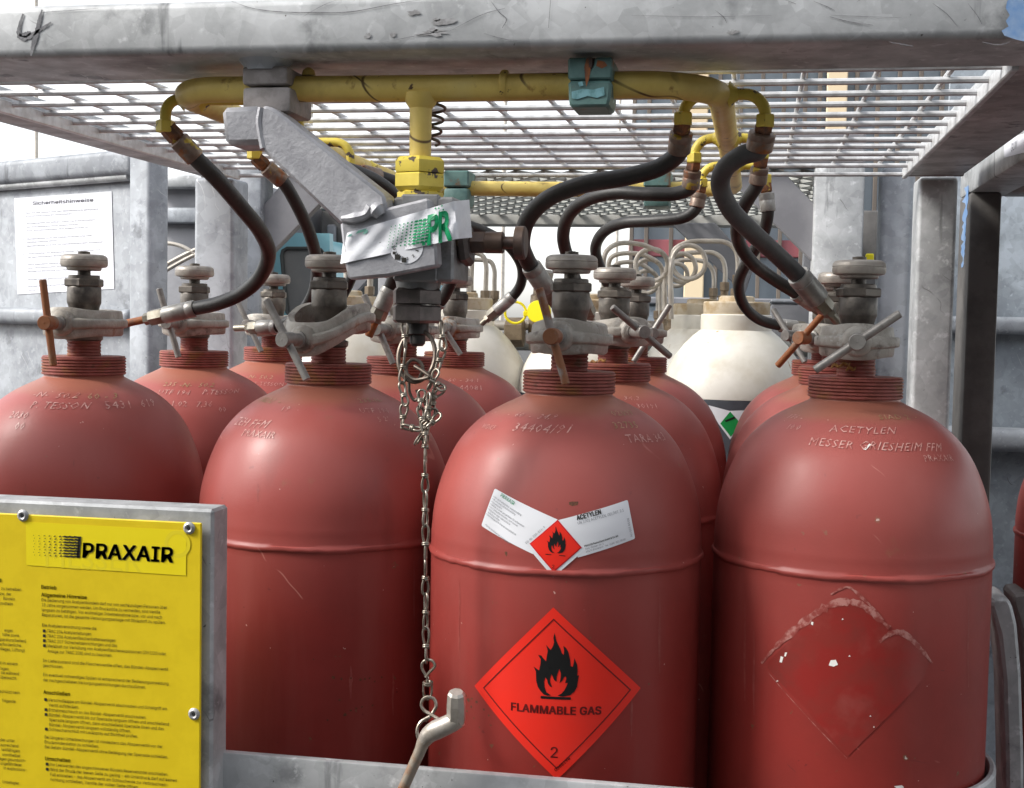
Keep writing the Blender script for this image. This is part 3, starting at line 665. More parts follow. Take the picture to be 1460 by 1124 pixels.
clamp(('C', 2), -70, 58, 'rear grey clamp with T-bar end pointing up right behind the twisted clamp')
clamp(('D', 1), -122, 47, 'grey clamp with orange rusted T-bar left of the front right valve', rusty=2)
clamp(('D', 2), -128, 128, 'rearmost grey clamp at right, T-bar tip above the orange rusted one')

# ------------------------------------------------------------------ hoses
def hose(label, pts, end, start=None, r=.0068, m='rubber', top='ferrule_rust', fit='rust_fit', ef='ferrule', stub='nut', fr=.0087):
    """start: outlet of the yellow pipe; pts: the rubber's run; end: where it enters the clamp"""
    P = [at(*p) for p in pts]; O = None if start is None else at(*start); E = at(*end)
    t = thing('gas_hose', label, 'hose', tuple(E), 'black rubber hoses between pipe and valves')
    full = list(P)
    if O is not None: full = [P[0] + (O-P[0])*.25] + full
    full = full + [P[-1] + (E-P[-1])*.2]
    MB().tube(full, r, 16, 8).build('rubber_hose', m, t, ang=60)
    if O is not None:
        d = P[0]-O; L = np.linalg.norm(d)
        MB().lathe([(0, .006), (L*.05, .0072), (L*.34, .0076), (L*.36, .0066), (L*.42, .0066)], 6, O, d).build('hex_nut', fit, t)
        MB().lathe([(L*.40, fr*.86), (L*.43, fr), (L*.62, fr), (L*.64, fr*.97), (L*.66, fr), (L*.97, fr), (L, fr*.93)], 20, O, d).build('ferrule', top, t)
    d = E-P[-1]; L = np.linalg.norm(d); q = P[-1]
    MB().lathe([(-.0005, fr*.95), (.001, fr), (L*.10, fr), (L*.11, fr*.95), (L*.12, fr), (L*.44, fr), (L*.46, fr*.9)], 12, q, d).build('ferrule', ef, t)
    MB().lathe([(L*.44, .0062), (L*.46, .0085), (L*.64, .0085), (L*.66, .0075)], 6, q, d, .3).lathe([(L*.66, .0062), (L*.74, .0062)], 6, q, d).build('hex_nut', 'nut', t)
    MB().cyl(q + d*.72, q + d*1.06, .0040, 14).build('pipe_stub', stub, t)
    return t
hose('long black hose sweeping from the left pipe bend to the far left valve', [(279,226,1.035),(306,252,1.05),(345,297,1.09),(371,330,1.13),(383,362,1.17),(372,393,1.20),(345,418,1.225),(310,433,1.24),(278,440,1.25)], (182,461,1.255), (237,181,1.02), stub='rust', r=.0071)
hose('black hose going down behind the arm bracket and the handwheel left of the chain', [(403,259,1.31),(425,296,1.33),(443,338,1.36),(452,380,1.40),(446,420,1.44),(425,450,1.47),(395,466,1.48)], (338,468,1.50), (363,224,1.29))
hose('black hose at far left rear, almost hidden behind the arm bracket', [(470,262,1.60),(500,300,1.62),(512,350,1.66),(490,420,1.72),(455,455,1.76)], (408,462,1.76), (455,238,1.56))
hose('black hose passing behind the yellow nut to the rusty stub left of the shut-off valve', [(470,236,1.07),(500,244,1.09),(540,262,1.12),(572,292,1.15),(580,335,1.18),(568,380,1.20),(556,412,1.215)], (527,476,1.215), (425,232,1.04), stub='rust')
hose('black hose hidden behind the grey shut-off valve block', [(540,252,1.32),(590,272,1.34),(640,310,1.37),(655,360,1.41),(640,410,1.44),(628,430,1.45)], (575,470,1.47), (500,243,1.29))
hose('black hose looping down right of the shut-off valve behind its round knob', [(590,286,1.58),(640,312,1.60),(690,330,1.63),(726,352,1.67),(744,382,1.71),(742,407,1.735),(731,423,1.745)], (680,468,1.75), (540,266,1.52))
hose('black hose from the right pipe bend curving down behind the round knob', [(968,217,1.05),(942,238,1.06),(895,252,1.07),(830,264,1.08),(782,283,1.09),(753,312,1.105),(744,345,1.12),(750,367,1.14),(757,380,1.15)], (806,452,1.19), (974,170,1.035), r=.0073, ef='ferrule', fr=.0092)
hose('middle of the three nested black hoses bending down behind the nearest grey handwheel', [(984,268,1.29),(965,276,1.29),(925,277,1.29),(880,275,1.30),(840,284,1.32),(812,306,1.35),(803,338,1.38),(812,375,1.41),(826,415,1.43)], (848,466,1.45), (990,226,1.28))
hose('lowest and farthest of the three nested black hoses, bending down behind the second handwheel', [(993,296,1.50),(978,309,1.50),(935,315,1.51),(890,318,1.53),(860,332,1.57),(849,358,1.61),(860,392,1.64),(875,420,1.66)], (895,462,1.70), (1000,262,1.50))
hose('thick dusty hose running down right to the front right valve', [(1082,214,1.045),(1058,222,1.05),(1034,240,1.06),(1027,264,1.075),(1041,298,1.09),(1070,329,1.11),(1105,361,1.14),(1138,393,1.165)], (1200,466,1.20), (1091,172,1.035), r=.0078, m='rubber_grey', ef='ferrule', fr=.0105)
hose('black S bent hose left of the dusty thick one, ending at the second right valve', [(1080,262,1.29),(1066,285,1.30),(1053,312,1.32),(1053,344,1.35),(1070,372,1.37),(1100,396,1.40),(1135,418,1.42)], (1190,455,1.46), (1086,222,1.28))
hose('rearmost black hose at right curling down to the grey sleeve above the white cylinder', [(1095,302,1.50),(1087,338,1.53),(1066,372,1.56),(1053,405,1.60),(1061,436,1.64),(1083,456,1.67),(1111,464,1.69)], (1165,470,1.71), (1091,258,1.50), ef='ferrule', top='ferrule')
# ------------------------------------------------------------------ yellow manifold
zp = float(at(700, 122, .985)[2]); rp = .0101
man = thing('manifold_pipe', 'yellow painted gas manifold pipe looping under the roof beam and grating', 'gas pipe', (-.25, .985, zp))
def corner(p, a, b, r, n=7):
    p = np.array(p, float); a = np.array(a, float); b = np.array(b, float)
    u = (a-p)/np.linalg.norm(a-p); v = (b-p)/np.linalg.norm(b-p)
    return [tuple(p + u*r*(1-math.sin(t)) + v*r*(1-math.cos(t))) for t in np.linspace(0, math.pi/2, n)]
xl, xr, yf, yr = -.463, -.031, .985, 1.752
q = [(xl, yf, zp-.001), (xr, yf, zp), (xr, yr, zp), (xl, yr, zp)]
loop = []
for k in range(4): loop += corner(q[k], q[k-1], q[(k+1) % 4], .065 if k == 1 else .042)
dense = []
for k in range(len(loop)):
    a, b = np.array(loop[k]), np.array(loop[(k+1) % len(loop)]); m_ = max(1, int(np.linalg.norm(b-a)/.02))
    dense += [tuple(a+(b-a)*i/m_ + np.array([0, 0, .0012*math.sin(9*(a+(b-a)*i/m_)[0])])) for i in range(m_)]
MB().tube(dense, rp, 20, 1, closed=True, smooth=False).build('main_pipe', 'yellow', man, ang=60)
mb = MB()
for px, ww in ((720, .0016), (795, .001)):
    p = at(px, 122, .985); mb.lathe([(-.003, rp*.99), (-.002, rp+ww*.7), (0, rp+ww), (.002, rp+ww*.7), (.003, rp*.99)], 20, (p[0], yf, zp), (1, 0, 0))
    break
mb.build('weld_bead', 'yellow', man)
MB().lathe([(0, .0055), (.004, .0045), (.006, .002)], 10, at(440, 108, .985), (0, 0, 1)).build('weld_stud', 'yellow', man)
def outlet(y0, side, x_run, to, name='outlet_elbow'):
    to = np.array(to); p0 = np.array([x_run, y0, zp])
    mb = MB(); mid = np.array([to[0], to[1], zp]); d = mid-p0
    pts = [p0 + d*.15] + corner(mid, p0, to + np.array([0, 0, -.02]), min(.017, np.linalg.norm(d)*.6), 6) + [tuple(to)]
    mb.tube(pts, .0046, 12, 3).lathe([(0, .0105), (.004, .0062), (.007, .0046)], 14, p0 + d/np.linalg.norm(d)*(rp-.003), d)
    dn = to - np.array(pts[-2]); dn /= np.linalg.norm(dn)
    mb.hexa(to - dn*.004, to + dn*.006, .0078)
    return mb.build(name, 'yellow_chip', man)
outlet(1.04, 1, xr, at(974, 168, 1.035)); outlet(1.04, 1, xr, at(1091, 171, 1.035))
outlet(1.28, 1, xr, at(990, 224, 1.28)); outlet(1.28, 1, xr, at(1086, 221, 1.28))
outlet(1.50, 1, xr, at(1000, 260, 1.50)); outlet(1.50, 1, xr, at(1091, 257, 1.50))
outlet(1.03, 1, xl, at(236, 179, 1.02)); outlet(1.03, 1, xl, at(425, 230, 1.04))
outlet(1.29, 1, xl, at(363, 222, 1.29)); outlet(1.29, 1, xl, at(500, 241, 1.29))
outlet(1.53, 1, xl, at(455, 236, 1.56)); outlet(1.52, 1, xl, at(540, 264, 1.52))
pn = at(598, 140, .985)
V0 = at(600, 224, .985); xc = float(V0[0]) - .0005
MB().lathe([(zp-rp*.55, .0130), (zp-.013, .0116), (zp-.017, .0086), (V0[2]-.002, .0083)], 24, (xc, .985, 0)).build('down_pipe', 'yellow', man)

# ------------------------------------------------------------------ clamps holding the manifold under the beams
def ctop(p): return (p[0], p[1], p[2])
cg = thing('pipe_clamp', 'bare grey clamp welded under the beam, left end of the yellow pipe', 'pipe clamp', at(376, 122, .97), 'clamps holding the yellow pipe')
a, b = at(344, 121, .962), at(408, 93, .962); MB().box((a[0], .962, a[2]), (b[0]+.001, 1.012, b[2]), .003, 2).build('upper_half', 'clampgrey', cg)
a, b = at(344, 160, .962), at(410, 123, .962); MB().box((a[0], .963, a[2]), (b[0]+.002, 1.014, b[2]), .003, 2).build('lower_half', 'clampgrey', cg)
mb = MB(); a = at(376, 88, .97)
mb.lathe([(-.006, .016), (-.002, .0175), (.002, .021), (.005, .027), (.008, .031)], 20, (a[0], .975, a[2]-.001), (0, 0, 1)); mb.build('weld', 'galv_light', cg)
def teal(px, py0, py1, Y, label):
    a, b = at(px-32, py1, Y), at(px+32, py0, Y); s = (b[0]-a[0])/2; xm = (a[0]+b[0])/2; h = b[2]-a[2]
    t = thing('pipe_clamp', label, 'pipe clamp', (xm, Y+s, b[2]), 'clamps holding the yellow pipe')
    prof = [(-s*.90, -h), (s*.86, -h), (s*.96, -h*.82), (s*.98, -h*.62), (s*1.0, -h*.47), (-s*1.0, -h*.47), (-s*.98, -h*.62), (-s*.96, -h*.82)]
    MB().prism(prof, (1, 0, 0), (0, 0, 1), (0, 1, 0), (xm, Y, b[2]), 0, .040, .002).build('lower_half', 'teal', t)
    prof = [(-s, -h*.455), (s, -h*.455), (s*1.03, -h*.02), (s*.2, -h*.02), (s*.16, -h*.20), (0, -h*.26), (-s*.12, -h*.20), (-s*.16, -h*.02), (-s*1.03, -h*.02)]
    MB().prism(prof, (1, 0, 0), (0, 0, 1), (0, 1, 0), (xm, Y-.0005, b[2]), 0, .041, .0014).build('upper_half', 'teal', t)
    MB().box((xm-s*.2, Y+.003, b[2]-h*.3), (xm+s*.22, Y+.03, b[2]-.0005), .0005).cyl((xm-.0005, Y+.0015, b[2]-h*.24), (xm-.0005, Y+.0015, b[2]-h*.02), .0026, 12).build('screw', 'brown', t)
    return t
tl = teal(841, 80, 153, .962, 'teal painted clamp with rusty screw slot under the beam, right of the yellow down pipe')
M['tealflake'] = mat('teal_flake', (.20, .40, .44), (.12, .27, .28), scale=160, lo=.45, hi=.6, rough=.4, bump=.3)
for pts in ([(815,131),(830,127),(846,128),(861,124),(862,136),(850,140),(838,137),(822,142),(815,140)], [(824,118),(830,116),(832,122),(826,124)]):
    MB().add([at(x, y, .9612) for x, y in pts], [tuple(range(len(pts)))]).build('paint_flake', 'tealflake', tl)
for pts in ([(836,84),(840,84),(842,100),(840,112),(836,124),(834,110),(833,96)], [(852,86),(862,88),(866,94),(858,98),(850,94)]):
    MB().add([at(x, y, .9610) for x, y in pts], [tuple(range(len(pts)))]).build('rust_stain', 'rust_fit', tl)
for px, lb in ((655, 'distant teal clamp on the rear yellow pipe beside the yellow nut'), (938, 'distant dark teal clamp on the rear yellow pipe behind the hoses')):
    p = at(px, 272, 1.75); t = thing('pipe_clamp', lb, 'pipe clamp', (p[0], 1.745, zp+.02), 'clamps holding the yellow pipe')
    MB().box((p[0]-.017, 1.728, zp-.026), (p[0]+.017, 1.772, zp-.001), .004, 2).build('lower_half', 'teal', t)
    MB().box((p[0]-.0175, 1.7275, zp), (p[0]+.0175, 1.7725, zp+.022), .002, 1).build('upper_half', 'teal', t)

# ------------------------------------------------------------------ galvanized arm that carries the shut-off valve
arm = thing('support_arm', 'galvanized diagonal arm from the grey pipe clamp down to the shut-off valve', 'bracket', at(376, 160, .965))
def pxpoly(pts, Y): return [(at(x, y, Y)[0], at(x, y, Y)[2]) for x, y in pts]
Ya = .945
MB().prism(pxpoly([(314,153),(371,150),(378,206),(320,207)], Ya), (1,0,0), (0,0,1), (0,1,0), (0,Ya,0), 0, .040, .004).build('end_stub', 'arm', arm)
MB().prism(pxpoly([(372,152),(384,151),(396,158),(549,278),(553,300),(520,316),(487,322),(376,216),(371,200)], Ya), (1,0,0), (0,0,1), (0,1,0), (0,Ya-.002,0), 0, .034, .0025).build('diagonal_tube', 'arm', arm)
mb = MB()
mb.tube([at(373,154,Ya), at(370,172,Ya), at(372,190,Ya), at(376,212,Ya)], .0030, 8, 5); mb.build('weld_seam', 'arm', arm)
mb = MB(); mb.tube([at(487,312,Ya-.003), at(505,311,Ya-.003), at(522,306,Ya-.003), at(530,296,Ya-.003)], [.002,.0042,.0035,.005], 8, 5); mb.tube([at(530,296,Ya-.003), at(537,300,Ya-.003), at(543,308,Ya-.003)], [.004,.0065,.004], 10, 5)
mb.build('weld_lump', 'arm', arm)
Yp = .944
pl = pxpoly([(484,315),(548,297),(611,282),(622,348),(624,380),(553,394),(496,399),(491,375)], Yp)
MB().prism(pl, (1,0,0), (0,0,1), (0,1,0), (0,Yp,0), 0, .016, .002).build('end_plate', 'arm', arm)

# ------------------------------------------------------------------ shut-off valve
sv = thing('shutoff_valve', 'grey shut-off valve block wrapped in white tape printed in green, hanging from the yellow pipe', 'valve', (xc, .985, V0[2]))
zt_, zb_ = float(at(600, 283, .975)[2]), float(at(600, 402, .975)[2])
xa_, xb_ = float(at(560, 340, .962)[0]), float(at(647, 340, .962)[0])
MB().box((xa_, .962, zb_), (xb_, 1.016, zt_), .002).box((xa_+.006, .9615, zb_-.0005), (xb_-.012, .97, zt_+.002), .0015).build('valve_body', 'block', sv)
mb = MB(); z0 = float(at(600, 222, .97)[2]); z1 = float(at(600, 246, .97)[2]); z2 = float(at(600, 271, .97)[2])
mb.lathe([(z1+.0006, .0205), (z1+.002, .0212), (z0-.003, .0212), (z0, .0175), (z0, .008)], 6, (xc, .985, 0), (0, 0, 1), .22)
mb.lathe([(z2, .0180), (z2+.003, .0212), (z1-.001, .0212), (z1, .0200)], 6, (xc, .985, 0), (0, 0, 1), .22); mb.build('yellow_nut', 'yellow_chip', sv)
MB().lathe([(zt_+.0005, .0178), (z2-.001, .0178), (z2+.001, .0150)], 8, (xc+.0005, .985, 0), (0, 0, 1), .3).build('neck', 'yellow_chip', sv)
# spindle towards the right
zs_ = float(at(690, 346, .985)[2]); X = lambda px: float(at(px, 346, .985)[0])
MB().hexa((xb_-.001, .985, zs_-.001), (X(672), .985, zs_), .0185, .003, phase=.3).build('bonnet_nut', 'blocknut', sv)
MB().hexa((X(671), .985, zs_), (X(694), .985, zs_), .0090, .001, .5).cyl((X(692), .985, zs_), (X(718), .985, zs_), .0083).build('gland', 'brown', sv)
MB().cyl((X(716), .985, zs_), (X(738), .985, zs_), .0048).build('spindle', 'brown', sv)
MB().lathe([(X(735), .011), (X(736), .0127), (X(748), .0127), (X(750), .0112)], 32, (0, .985, zs_), (1, 0, 0)).build('knob', 'brown', sv)
# hex union under the block
Z = lambda py: float(at(598, py, .985)[2])
MB().lathe([(Z(414), .0165), (Z(401), .0178), (zb_, .0178)], 24, (xc, .985, 0)).build('collar', 'block', sv)
mb = MB(); mb.lathe([(Z(434.5), .0180), (Z(433), .0200), (Z(415), .0200), (Z(411), .0180)], 6, (xc-.001, .985, 0), (0, 0, 1), .38)
mb.lathe([(Z(461), .0178), (Z(457), .0203), (Z(438), .0203), (Z(435.2), .0182)], 6, (xc-.001, .985, 0), (0, 0, 1), .38); mb.build('hex_union', 'blocknut', sv)
MB().lathe([(Z(494), .004), (Z(490), .006), (Z(478), .0062), (Z(476), .0086), (Z(459), .0086)], 20, (xc, .985, 0)).build('plug_stem', 'black', sv)
# tape round the plate
tp = MB()
def tape_uv(u, v):
    "u along the tape from its left end, v from its lower to its upper edge -> front coordinates"
    L = np.array([[487, 376], [492, 333]], float)  # low, up at the left fold
    Rr = np.array([[651, 341], [647, 287]], float)
    lo = L[0] + (Rr[0]-L[0])*u; up = L[1] + (Rr[1]-L[1])*u
    return lo + (up-lo)*v
nx_, ny_ = 40, 10; V = []
def tape_pt(u, v, off=0.):
    x, y = tape_uv(min(u, 1), v)
    yy = Yp - .0012 - .0008*math.sin(9*u+5*v)*math.sin(3*u) - .0006*math.sin(23*u-7*v)
    if u < .03: yy += (.03-u)*.10
    if u > 1:
        e = (u-1); x += e*164*.9; y -= e*14; yy += e*.16
    if u > .80 and u <= 1: yy -= .0008*math.sin((u-.8)*40+v*6)
    return at(x, y, yy - off)
for i in range(nx_+1):
    for j in range(ny_+1): V.append(tape_pt(i/nx_*1.16-.01, j/ny_))
tp.add(V, [(i*(ny_+1)+j, (i+1)*(ny_+1)+j, (i+1)*(ny_+1)+j+1, i*(ny_+1)+j+1) for i in range(nx_) for j in range(ny_)])
tape = tp.build('tape', 'tape', sv, ang=60)
mb = MB(); 
def tq(u, v, du, dv, sk=.35):
    c = [(u-du, v), (u+dv*sk*0, v+dv), (u+du, v), (u, v-dv)]
    mb.add([tape_pt(a, b, .0006) for a, b in c], [(0, 1, 2, 3)])
for i in range(10):
    for j in range(8):
        k = i/9; u = .40 + k*.335 + j*.004; v = .10 + j*.087 + .06*(1-k) - .0*k
        s = .006+.012*k
        if i < 6: tq(u, v+.02, s*.9, .018+.022*k)
        else:
            w = .019; mb.add([tape_pt(a, b, .0006) for a, b in ((u-w, v), (u-w*.3, v+.035+.012*k), (u+w, v+.035), (u+w, v-.012), (u+w*.3, v-.02))], [(0, 1, 2, 3, 4)])
for i, (u, v) in enumerate(((.86, .93), (.89, .97), (.83, .95), (.865, .84), (.90, .86))): tq(u, v, .008, .03)
Vt, Ft = text_mesh('PR', 1.35, res=3, shear=.1, space=.95, plain=True)
for i, (du, dv) in enumerate(((-.006, -.03), (.006, -.03), (-.006, .03), (.006, .03), (0, 0))):
    mb.add([tape_pt(.735 + a*.150 + du, .02+b*.84 + dv, .0007 + .00004*i) for a, b in Vt], Ft)
mb.add([tape_pt(a, b, .0006) for a, b in ((.70,.02),(.725,.02),(.735,.62),(.71,.62))], [(0,1,2,3)])
mb.build('green_print', 'green', tape)
mb = MB()
for u0, u1, v0, v1 in ((.02, .06, .86, .92), (.10, .19, .88, .96), (.165, .205, .80, .9)): mb.add([tape_pt(a, b, .0006) for a, b in ((u0, v0), (u1, v0), (u1+.01, v1), (u0+.02, v1))], [(0, 1, 2, 3)])
mb.build('faded_print', 'teal_print', tape)
# date sticker
c = at(579, 351, Yp-.0004); rr_ = .0131
V = [(c[0], c[1], c[2])] + [(c[0]+rr_*math.cos(t), c[1], c[2]+rr_*math.sin(t)) for t in np.linspace(0, 2*math.pi, 41)[:-1]]
dial = MB().add(V, [(0, 1+i, 1+(i+1) % 40) for i in range(40)]).build('date_sticker', 'white', sv)
mb = MB()
for k, s in enumerate(['12', '1', '2', '3', '4', '5', '6', '7', '8', '9', '10', '11']):
    an = R(-112 + 30*k); Vt, Ft = text_mesh(s, .0040, bold=.02, align='CENTER'); q = an + math.pi/2
    mb.add([(c[0] + (rr_*.78)*math.cos(an) + a*math.cos(q) - b*math.sin(q), c[1]-.0004, c[2] + (rr_*.78)*math.sin(an) + a*math.sin(q) + b*math.cos(q)) for a, b in Vt], Ft)
for an, s in ((-97, .0018), (-128, .0020), (-150, .001)):
    p = (c[0]+rr_*.8*math.cos(R(an)), c[2]+rr_*.8*math.sin(R(an))); mb.add([(p[0]-s, c[1]-.0005, p[1]-s), (p[0]+s, c[1]-.0005, p[1]-s), (p[0]+s, c[1]-.0005, p[1]+s), (p[0]-s, c[1]-.0005, p[1]+s)], [(0, 1, 2, 3)])
mb.build('date_print', 'ink', dial)
# rusty wire coil beside the down pipe
cx = at(627, 175, 1.0); mb = MB(); pts = []
for i in range(60):
    t = i/59; a = t*2*math.pi*4.2; rr = .0075-.002*t
    pts.append((cx[0]-.002 + rr*math.cos(a) - .004*t, 1.0 + rr*math.sin(a), float(at(627, 138, 1.0)[2]) - .037*t))
mb.tube(pts, .0012, 8, 3)
tag(mb.build('wire_coil', 'ringwire', org=tuple(cx)), 'rusty coiled wire hanging behind the yellow down pipe', 'wire')

# ------------------------------------------------------------------ key ring, chain, hook and bent key
def circ(c, rx, rz, tilt=0., n=28, y=0., turn=0.):
    return [(c[0] + rx*math.cos(a)*math.cos(turn), c[1] + rx*math.cos(a)*math.sin(turn) + y*math.sin(a), c[2] + rz*math.sin(a)) for a in np.linspace(0, 2*math.pi, n+1)[:-1]]
kr = thing('steel_ring', 'dark oval steel ring hanging under the shut-off valve, with a smaller wire loop', 'ring', at(594, 476, .975))
MB().tube(circ(at(594, 508, .975), .0145, .0195, y=.006), .0017, 10, 2, closed=True).build('ring', 'ringwire', kr)
a = at(592, 530, .970)
MB().tube([at(619,532,.966), at(604,524,.966), at(592,521,.966), at(583,514,.966), at(590,516,.964)] if False else [at(591,522,.967), at(604,530,.964), at(612,537,.962), at(604,540,.964), at(590,541,.966), at(580,533,.967), at(580,521,.968), at(589,513,.969), at(600,518,.969), at(603,528,.969), at(598,540,.972)], .00145, 10, 6).build('wire_loop', 'ringwire', kr)
MB().tube([at(583,546,.974), at(584,560,.974), at(591,571,.974), at(597,566,.974), at(594,556,.974)], .0013, 8, 5).build('wire_tail', 'ringwire', kr)

ch = thing('chain', 'thin knotted wire chain hanging in front of the cylinders, bunched at the top', 'chain', at(606, 640, .975))
WIRE = .00104
def link(p0, p1, roll=0., wu=.0062, wl=.0054):
    p0 = np.array(p0, float); p1 = np.array(p1, float); d = p1-p0; L = np.linalg.norm(d); d /= L
    t = np.array([1., 0, 0]) if abs(d[0]) < .8 else np.array([0, 0, 1.])
    t -= d*(t@d); t /= np.linalg.norm(t); s = np.cross(d, t)
    e1 = t*math.cos(roll)+s*math.sin(roll); q = roll + 1.15; e2 = t*math.cos(q)+s*math.sin(q)
    k = p0 + d*L*.53
    def tear(top, kn, e, wd):
        n = 18; o = []
        for i in range(n):
            a = 2*math.pi*i/n; h = .5+.5*math.cos(a); sway = math.sin(a)*wd/2*(.55+.65*h)
            o.append(kn + (top-kn)*h + e*sway)
        return o
    mb = MB(); mb.tube(tear(p0, k + d*.0012, e1, wu), WIRE, 6, 2, closed=True); mb.tube(tear(p1, k - d*.0012, e2, wl), WIRE, 6, 2, closed=True)
    kx = []
    for i in range(15):
        a = i/14*4*math.pi; kx.append(k + d*(.0026*(i/14-.5)) + .0021*(math.cos(a)*e1 + math.sin(a)*np.cross(d, e1)))
    mb.tube(kx, WIRE, 6, 2)
    return mb.build('chain_link', 'chain', ch, ang=80)
for i, ky in enumerate((921, 873, 824, 775.5, 727, 678, 638)):
    xx = 607.5 - .2*i if i < 6 else 606
    y0, y1 = ky-27, ky+24.5
    if i == 6: y0 = 608
    link(at(xx+rng.normal(0, .5), y0, .975), at(xx+rng.normal(0, .5), y1, .975), roll=.35+.55*(i % 3))
for i, (p, q_) in enumerate([((577,459),(578,499)), ((578,496),(573,547)), ((572,545),(579,579)), ((577,576),(573,611)), ((573,608),(601,613)),
    ((629,458),(632,500)), ((631,497),(623,529)), ((624,527),(610,556)), ((611,540),(634,556)), ((634,553),(606,577)), ((602,556),(598,584)), ((612,560),(609,600)), ((620,553),(614,596)), ((622,584),(602,606)), ((628,590),(607,612)), ((592,634),(617,596)), ((598,580),(605,612)), ((606,600),(607,634))]):
    yy = .972 - .003*(i % 3); link(at(*p, yy), at(*q_, yy - .002), roll=.4+.9*i)
hk = thing('chain_hook', 'bent wire eyes and open hook at the lower end of the chain', 'hook', at(606, 1040, .965))
mb = MB()
def eyelet(cx, cy, r, tail, Y, n=14):
    o = []
    for i in range(n+1):
        a = R(-60) - (2*math.pi-R(120)*.5)*i/n*.93
        o.append(at(cx + r*math.cos(a), cy - r*math.sin(a), Y-.0015*i/n))
    return o
mb.tube([at(607,966,.972), at(613,958,.972), at(620,950,.972), at(617,943,.973), at(610,941,.974), at(603,945,.974), at(602,953,.974), at(606,961,.973), at(610,967,.973), at(609,973,.973)], .0012, 8, 6)
kx = [np.array(at(610, 972.5, .973)) + np.array([.0032*math.cos(a), .0032*math.sin(a), -.0011*a/6.28]) for a in np.linspace(0, 4*math.pi, 18)]; mb.tube(kx, .0011, 8, 2)
mb.tube([at(604,975,.972), at(604,986,.972), at(606,996,.972), at(611,997,.972), at(615,990,.972), at(616,976,.972)], .0010, 8, 5); mb.build('upper_eye', 'chain', hk)
mb = MB(); mb.tube([at(626,1026,.962), at(615,1019,.966), at(605,1013,.969), at(601,1006,.970), at(603,998,.971), at(610,994,.971), at(619,997,.971), at(622,1006,.970), at(618,1015,.969), at(612,1023,.967), at(606,1028,.965)], .0014, 10, 6)
mb.tube([at(611,1023,.962), at(600,1030,.960), at(595,1041,.958), at(597,1053,.957), at(602,1058,.956)], .0014, 10, 6); mb.build('hook', 'chain', hk)
ky_ = thing('bent_key', 'bent steel square-ended key rod hooked to the chain end above the front bar', 'key', at(590, 1085, .935))
MB().tube([at(545,1190,.945), at(560,1156,.942), at(576,1122,.938), at(592,1086,.935), at(600,1068,.934), at(604,1058,.934), at(611,1049,.933)], [.0042,.0042,.0042,.0043,.0045,.0052,.006], 14, 6).build('rod', 'keyrust', ky_)
MB().tube([at(604,1058,.934), at(611,1048,.933), at(622,1041,.932), at(633,1036,.932), at(645,1030,.932), at(655,1024,.932)], [.0050,.0064,.0074,.0072,.0070,.0066], 16, 6).build('bend', 'key', ky_)
b0, b1 = at(650, 1033, .933), at(651, 986, .926); d = b1-b0; L = np.linalg.norm(d); d /= L
sx_ = np.cross(d, [0, 1, 0]); sx_ /= np.linalg.norm(sx_); sx_ = sx_*math.cos(.5) + np.cross(d, sx_)*math.sin(.5); sy_ = np.cross(d, sx_)
MB().lathe([(0, .0055), (.003, .0070), (L*.62, .0072)], 8, b0, d, .39).lathe([(L*.615, .0071), (L*.93, .0066), (L, .0050)], 8, b0, d + np.array([0, -.10, 0])*.2, .39).build('square_end', 'key', ky_, ang=30)

# ------------------------------------------------------------------ the rack of the red cylinders
rk = thing('cylinder_rack', 'galvanized steel rack with grating roof round the red cylinders, number four on its beam', 'rack', (-.27, 1.4, 0))
XL0, XL1, XR0, XR1 = -.793, -.736, .188, .262
MB().box((XL0-.01, .943, 1.8570), (XR1+.01, 1.048, 1.8975), .0065, 4).build('front_beam', 'galv', rk)
MB().box((XL0, 1.047, 1.8590), (XL1, 1.79, 1.882), .004, 2).build('side_rail', 'galv', rk)
MB().box((XR0, 1.047, 1.8590), (XR1, 1.79, 1.882), .004, 2).build('side_rail', 'galv', rk)
MB().box((XL0, 1.7895, 1.8580), (XR1, 1.7955, 1.8632), .001, 1).build('rear_beam', 'galv', rk)
MB().box((-.806, 1.796, .12), (-.745, 1.856, 1.8585), .006, 3).build('post', 'galv_light', rk)
MB().box((.206, 1.796, .12), (.256, 1.856, 1.8585), .006, 3).build('post', 'galv', rk)
MB().box((.212, .945, .12), (.262, .998, 1.8575), .005, 2).build('post', 'galv', rk)
MB().box((-.85, .945, .12), (-.80, .998, 1.8575), .005, 2).build('post', 'galv', rk)
zb0 = float(at(320, 1072, .958)[2]); zb1 = float(at(940, 1119, .958)[2]); zb_m = (zb0+zb1)/2
MB().box((-.80, .953, zb_m-.05), (.212, .961, zb_m), .0015, 2).build('front_bar', 'galv', rk)
MB().box((-.80, .95, .12), (.262, 1.856, .168), .004).build('floor_plate', 'galv', rk)
for x in (-.78, .20): MB().box((x, 1.0, 0), (x+.05, 1.80, .12), .004).build('skid', 'galv', rk)
MB().box((XR0-.004, 1.048, 1.8545), (XR0+.002, 1.79, 1.868), .001).build('grating_edge', 'rod', rk)
MB().box((XL1-.002, 1.048, 1.8545), (XL1+.004, 1.79, 1.868), .001).build('grating_edge', 'rod', rk)
gr_ = MB().box((XL1, 1.7835, 1.8582), (XR0, 1.7892, 1.8625), .001).build('grating_frame', 'rod', rk)
def rod(me, loc):
    o = bpy.data.objects.new('grating_rod', me); COL.objects.link(o); o.parent = gr_; o.location = loc; return o
ma = MB().tube([(XL1, 0, 0), (XR0, 0, 0)], .0029, 8, smooth=False); mbb = MB().tube([(0, 1.05, 0), (0, 1.786, 0)], 0.0024, 8, smooth=False)
ta = ma.build('grating_rod', 'rod', None); tb = mbb.build('grating_rod', 'rod', None)
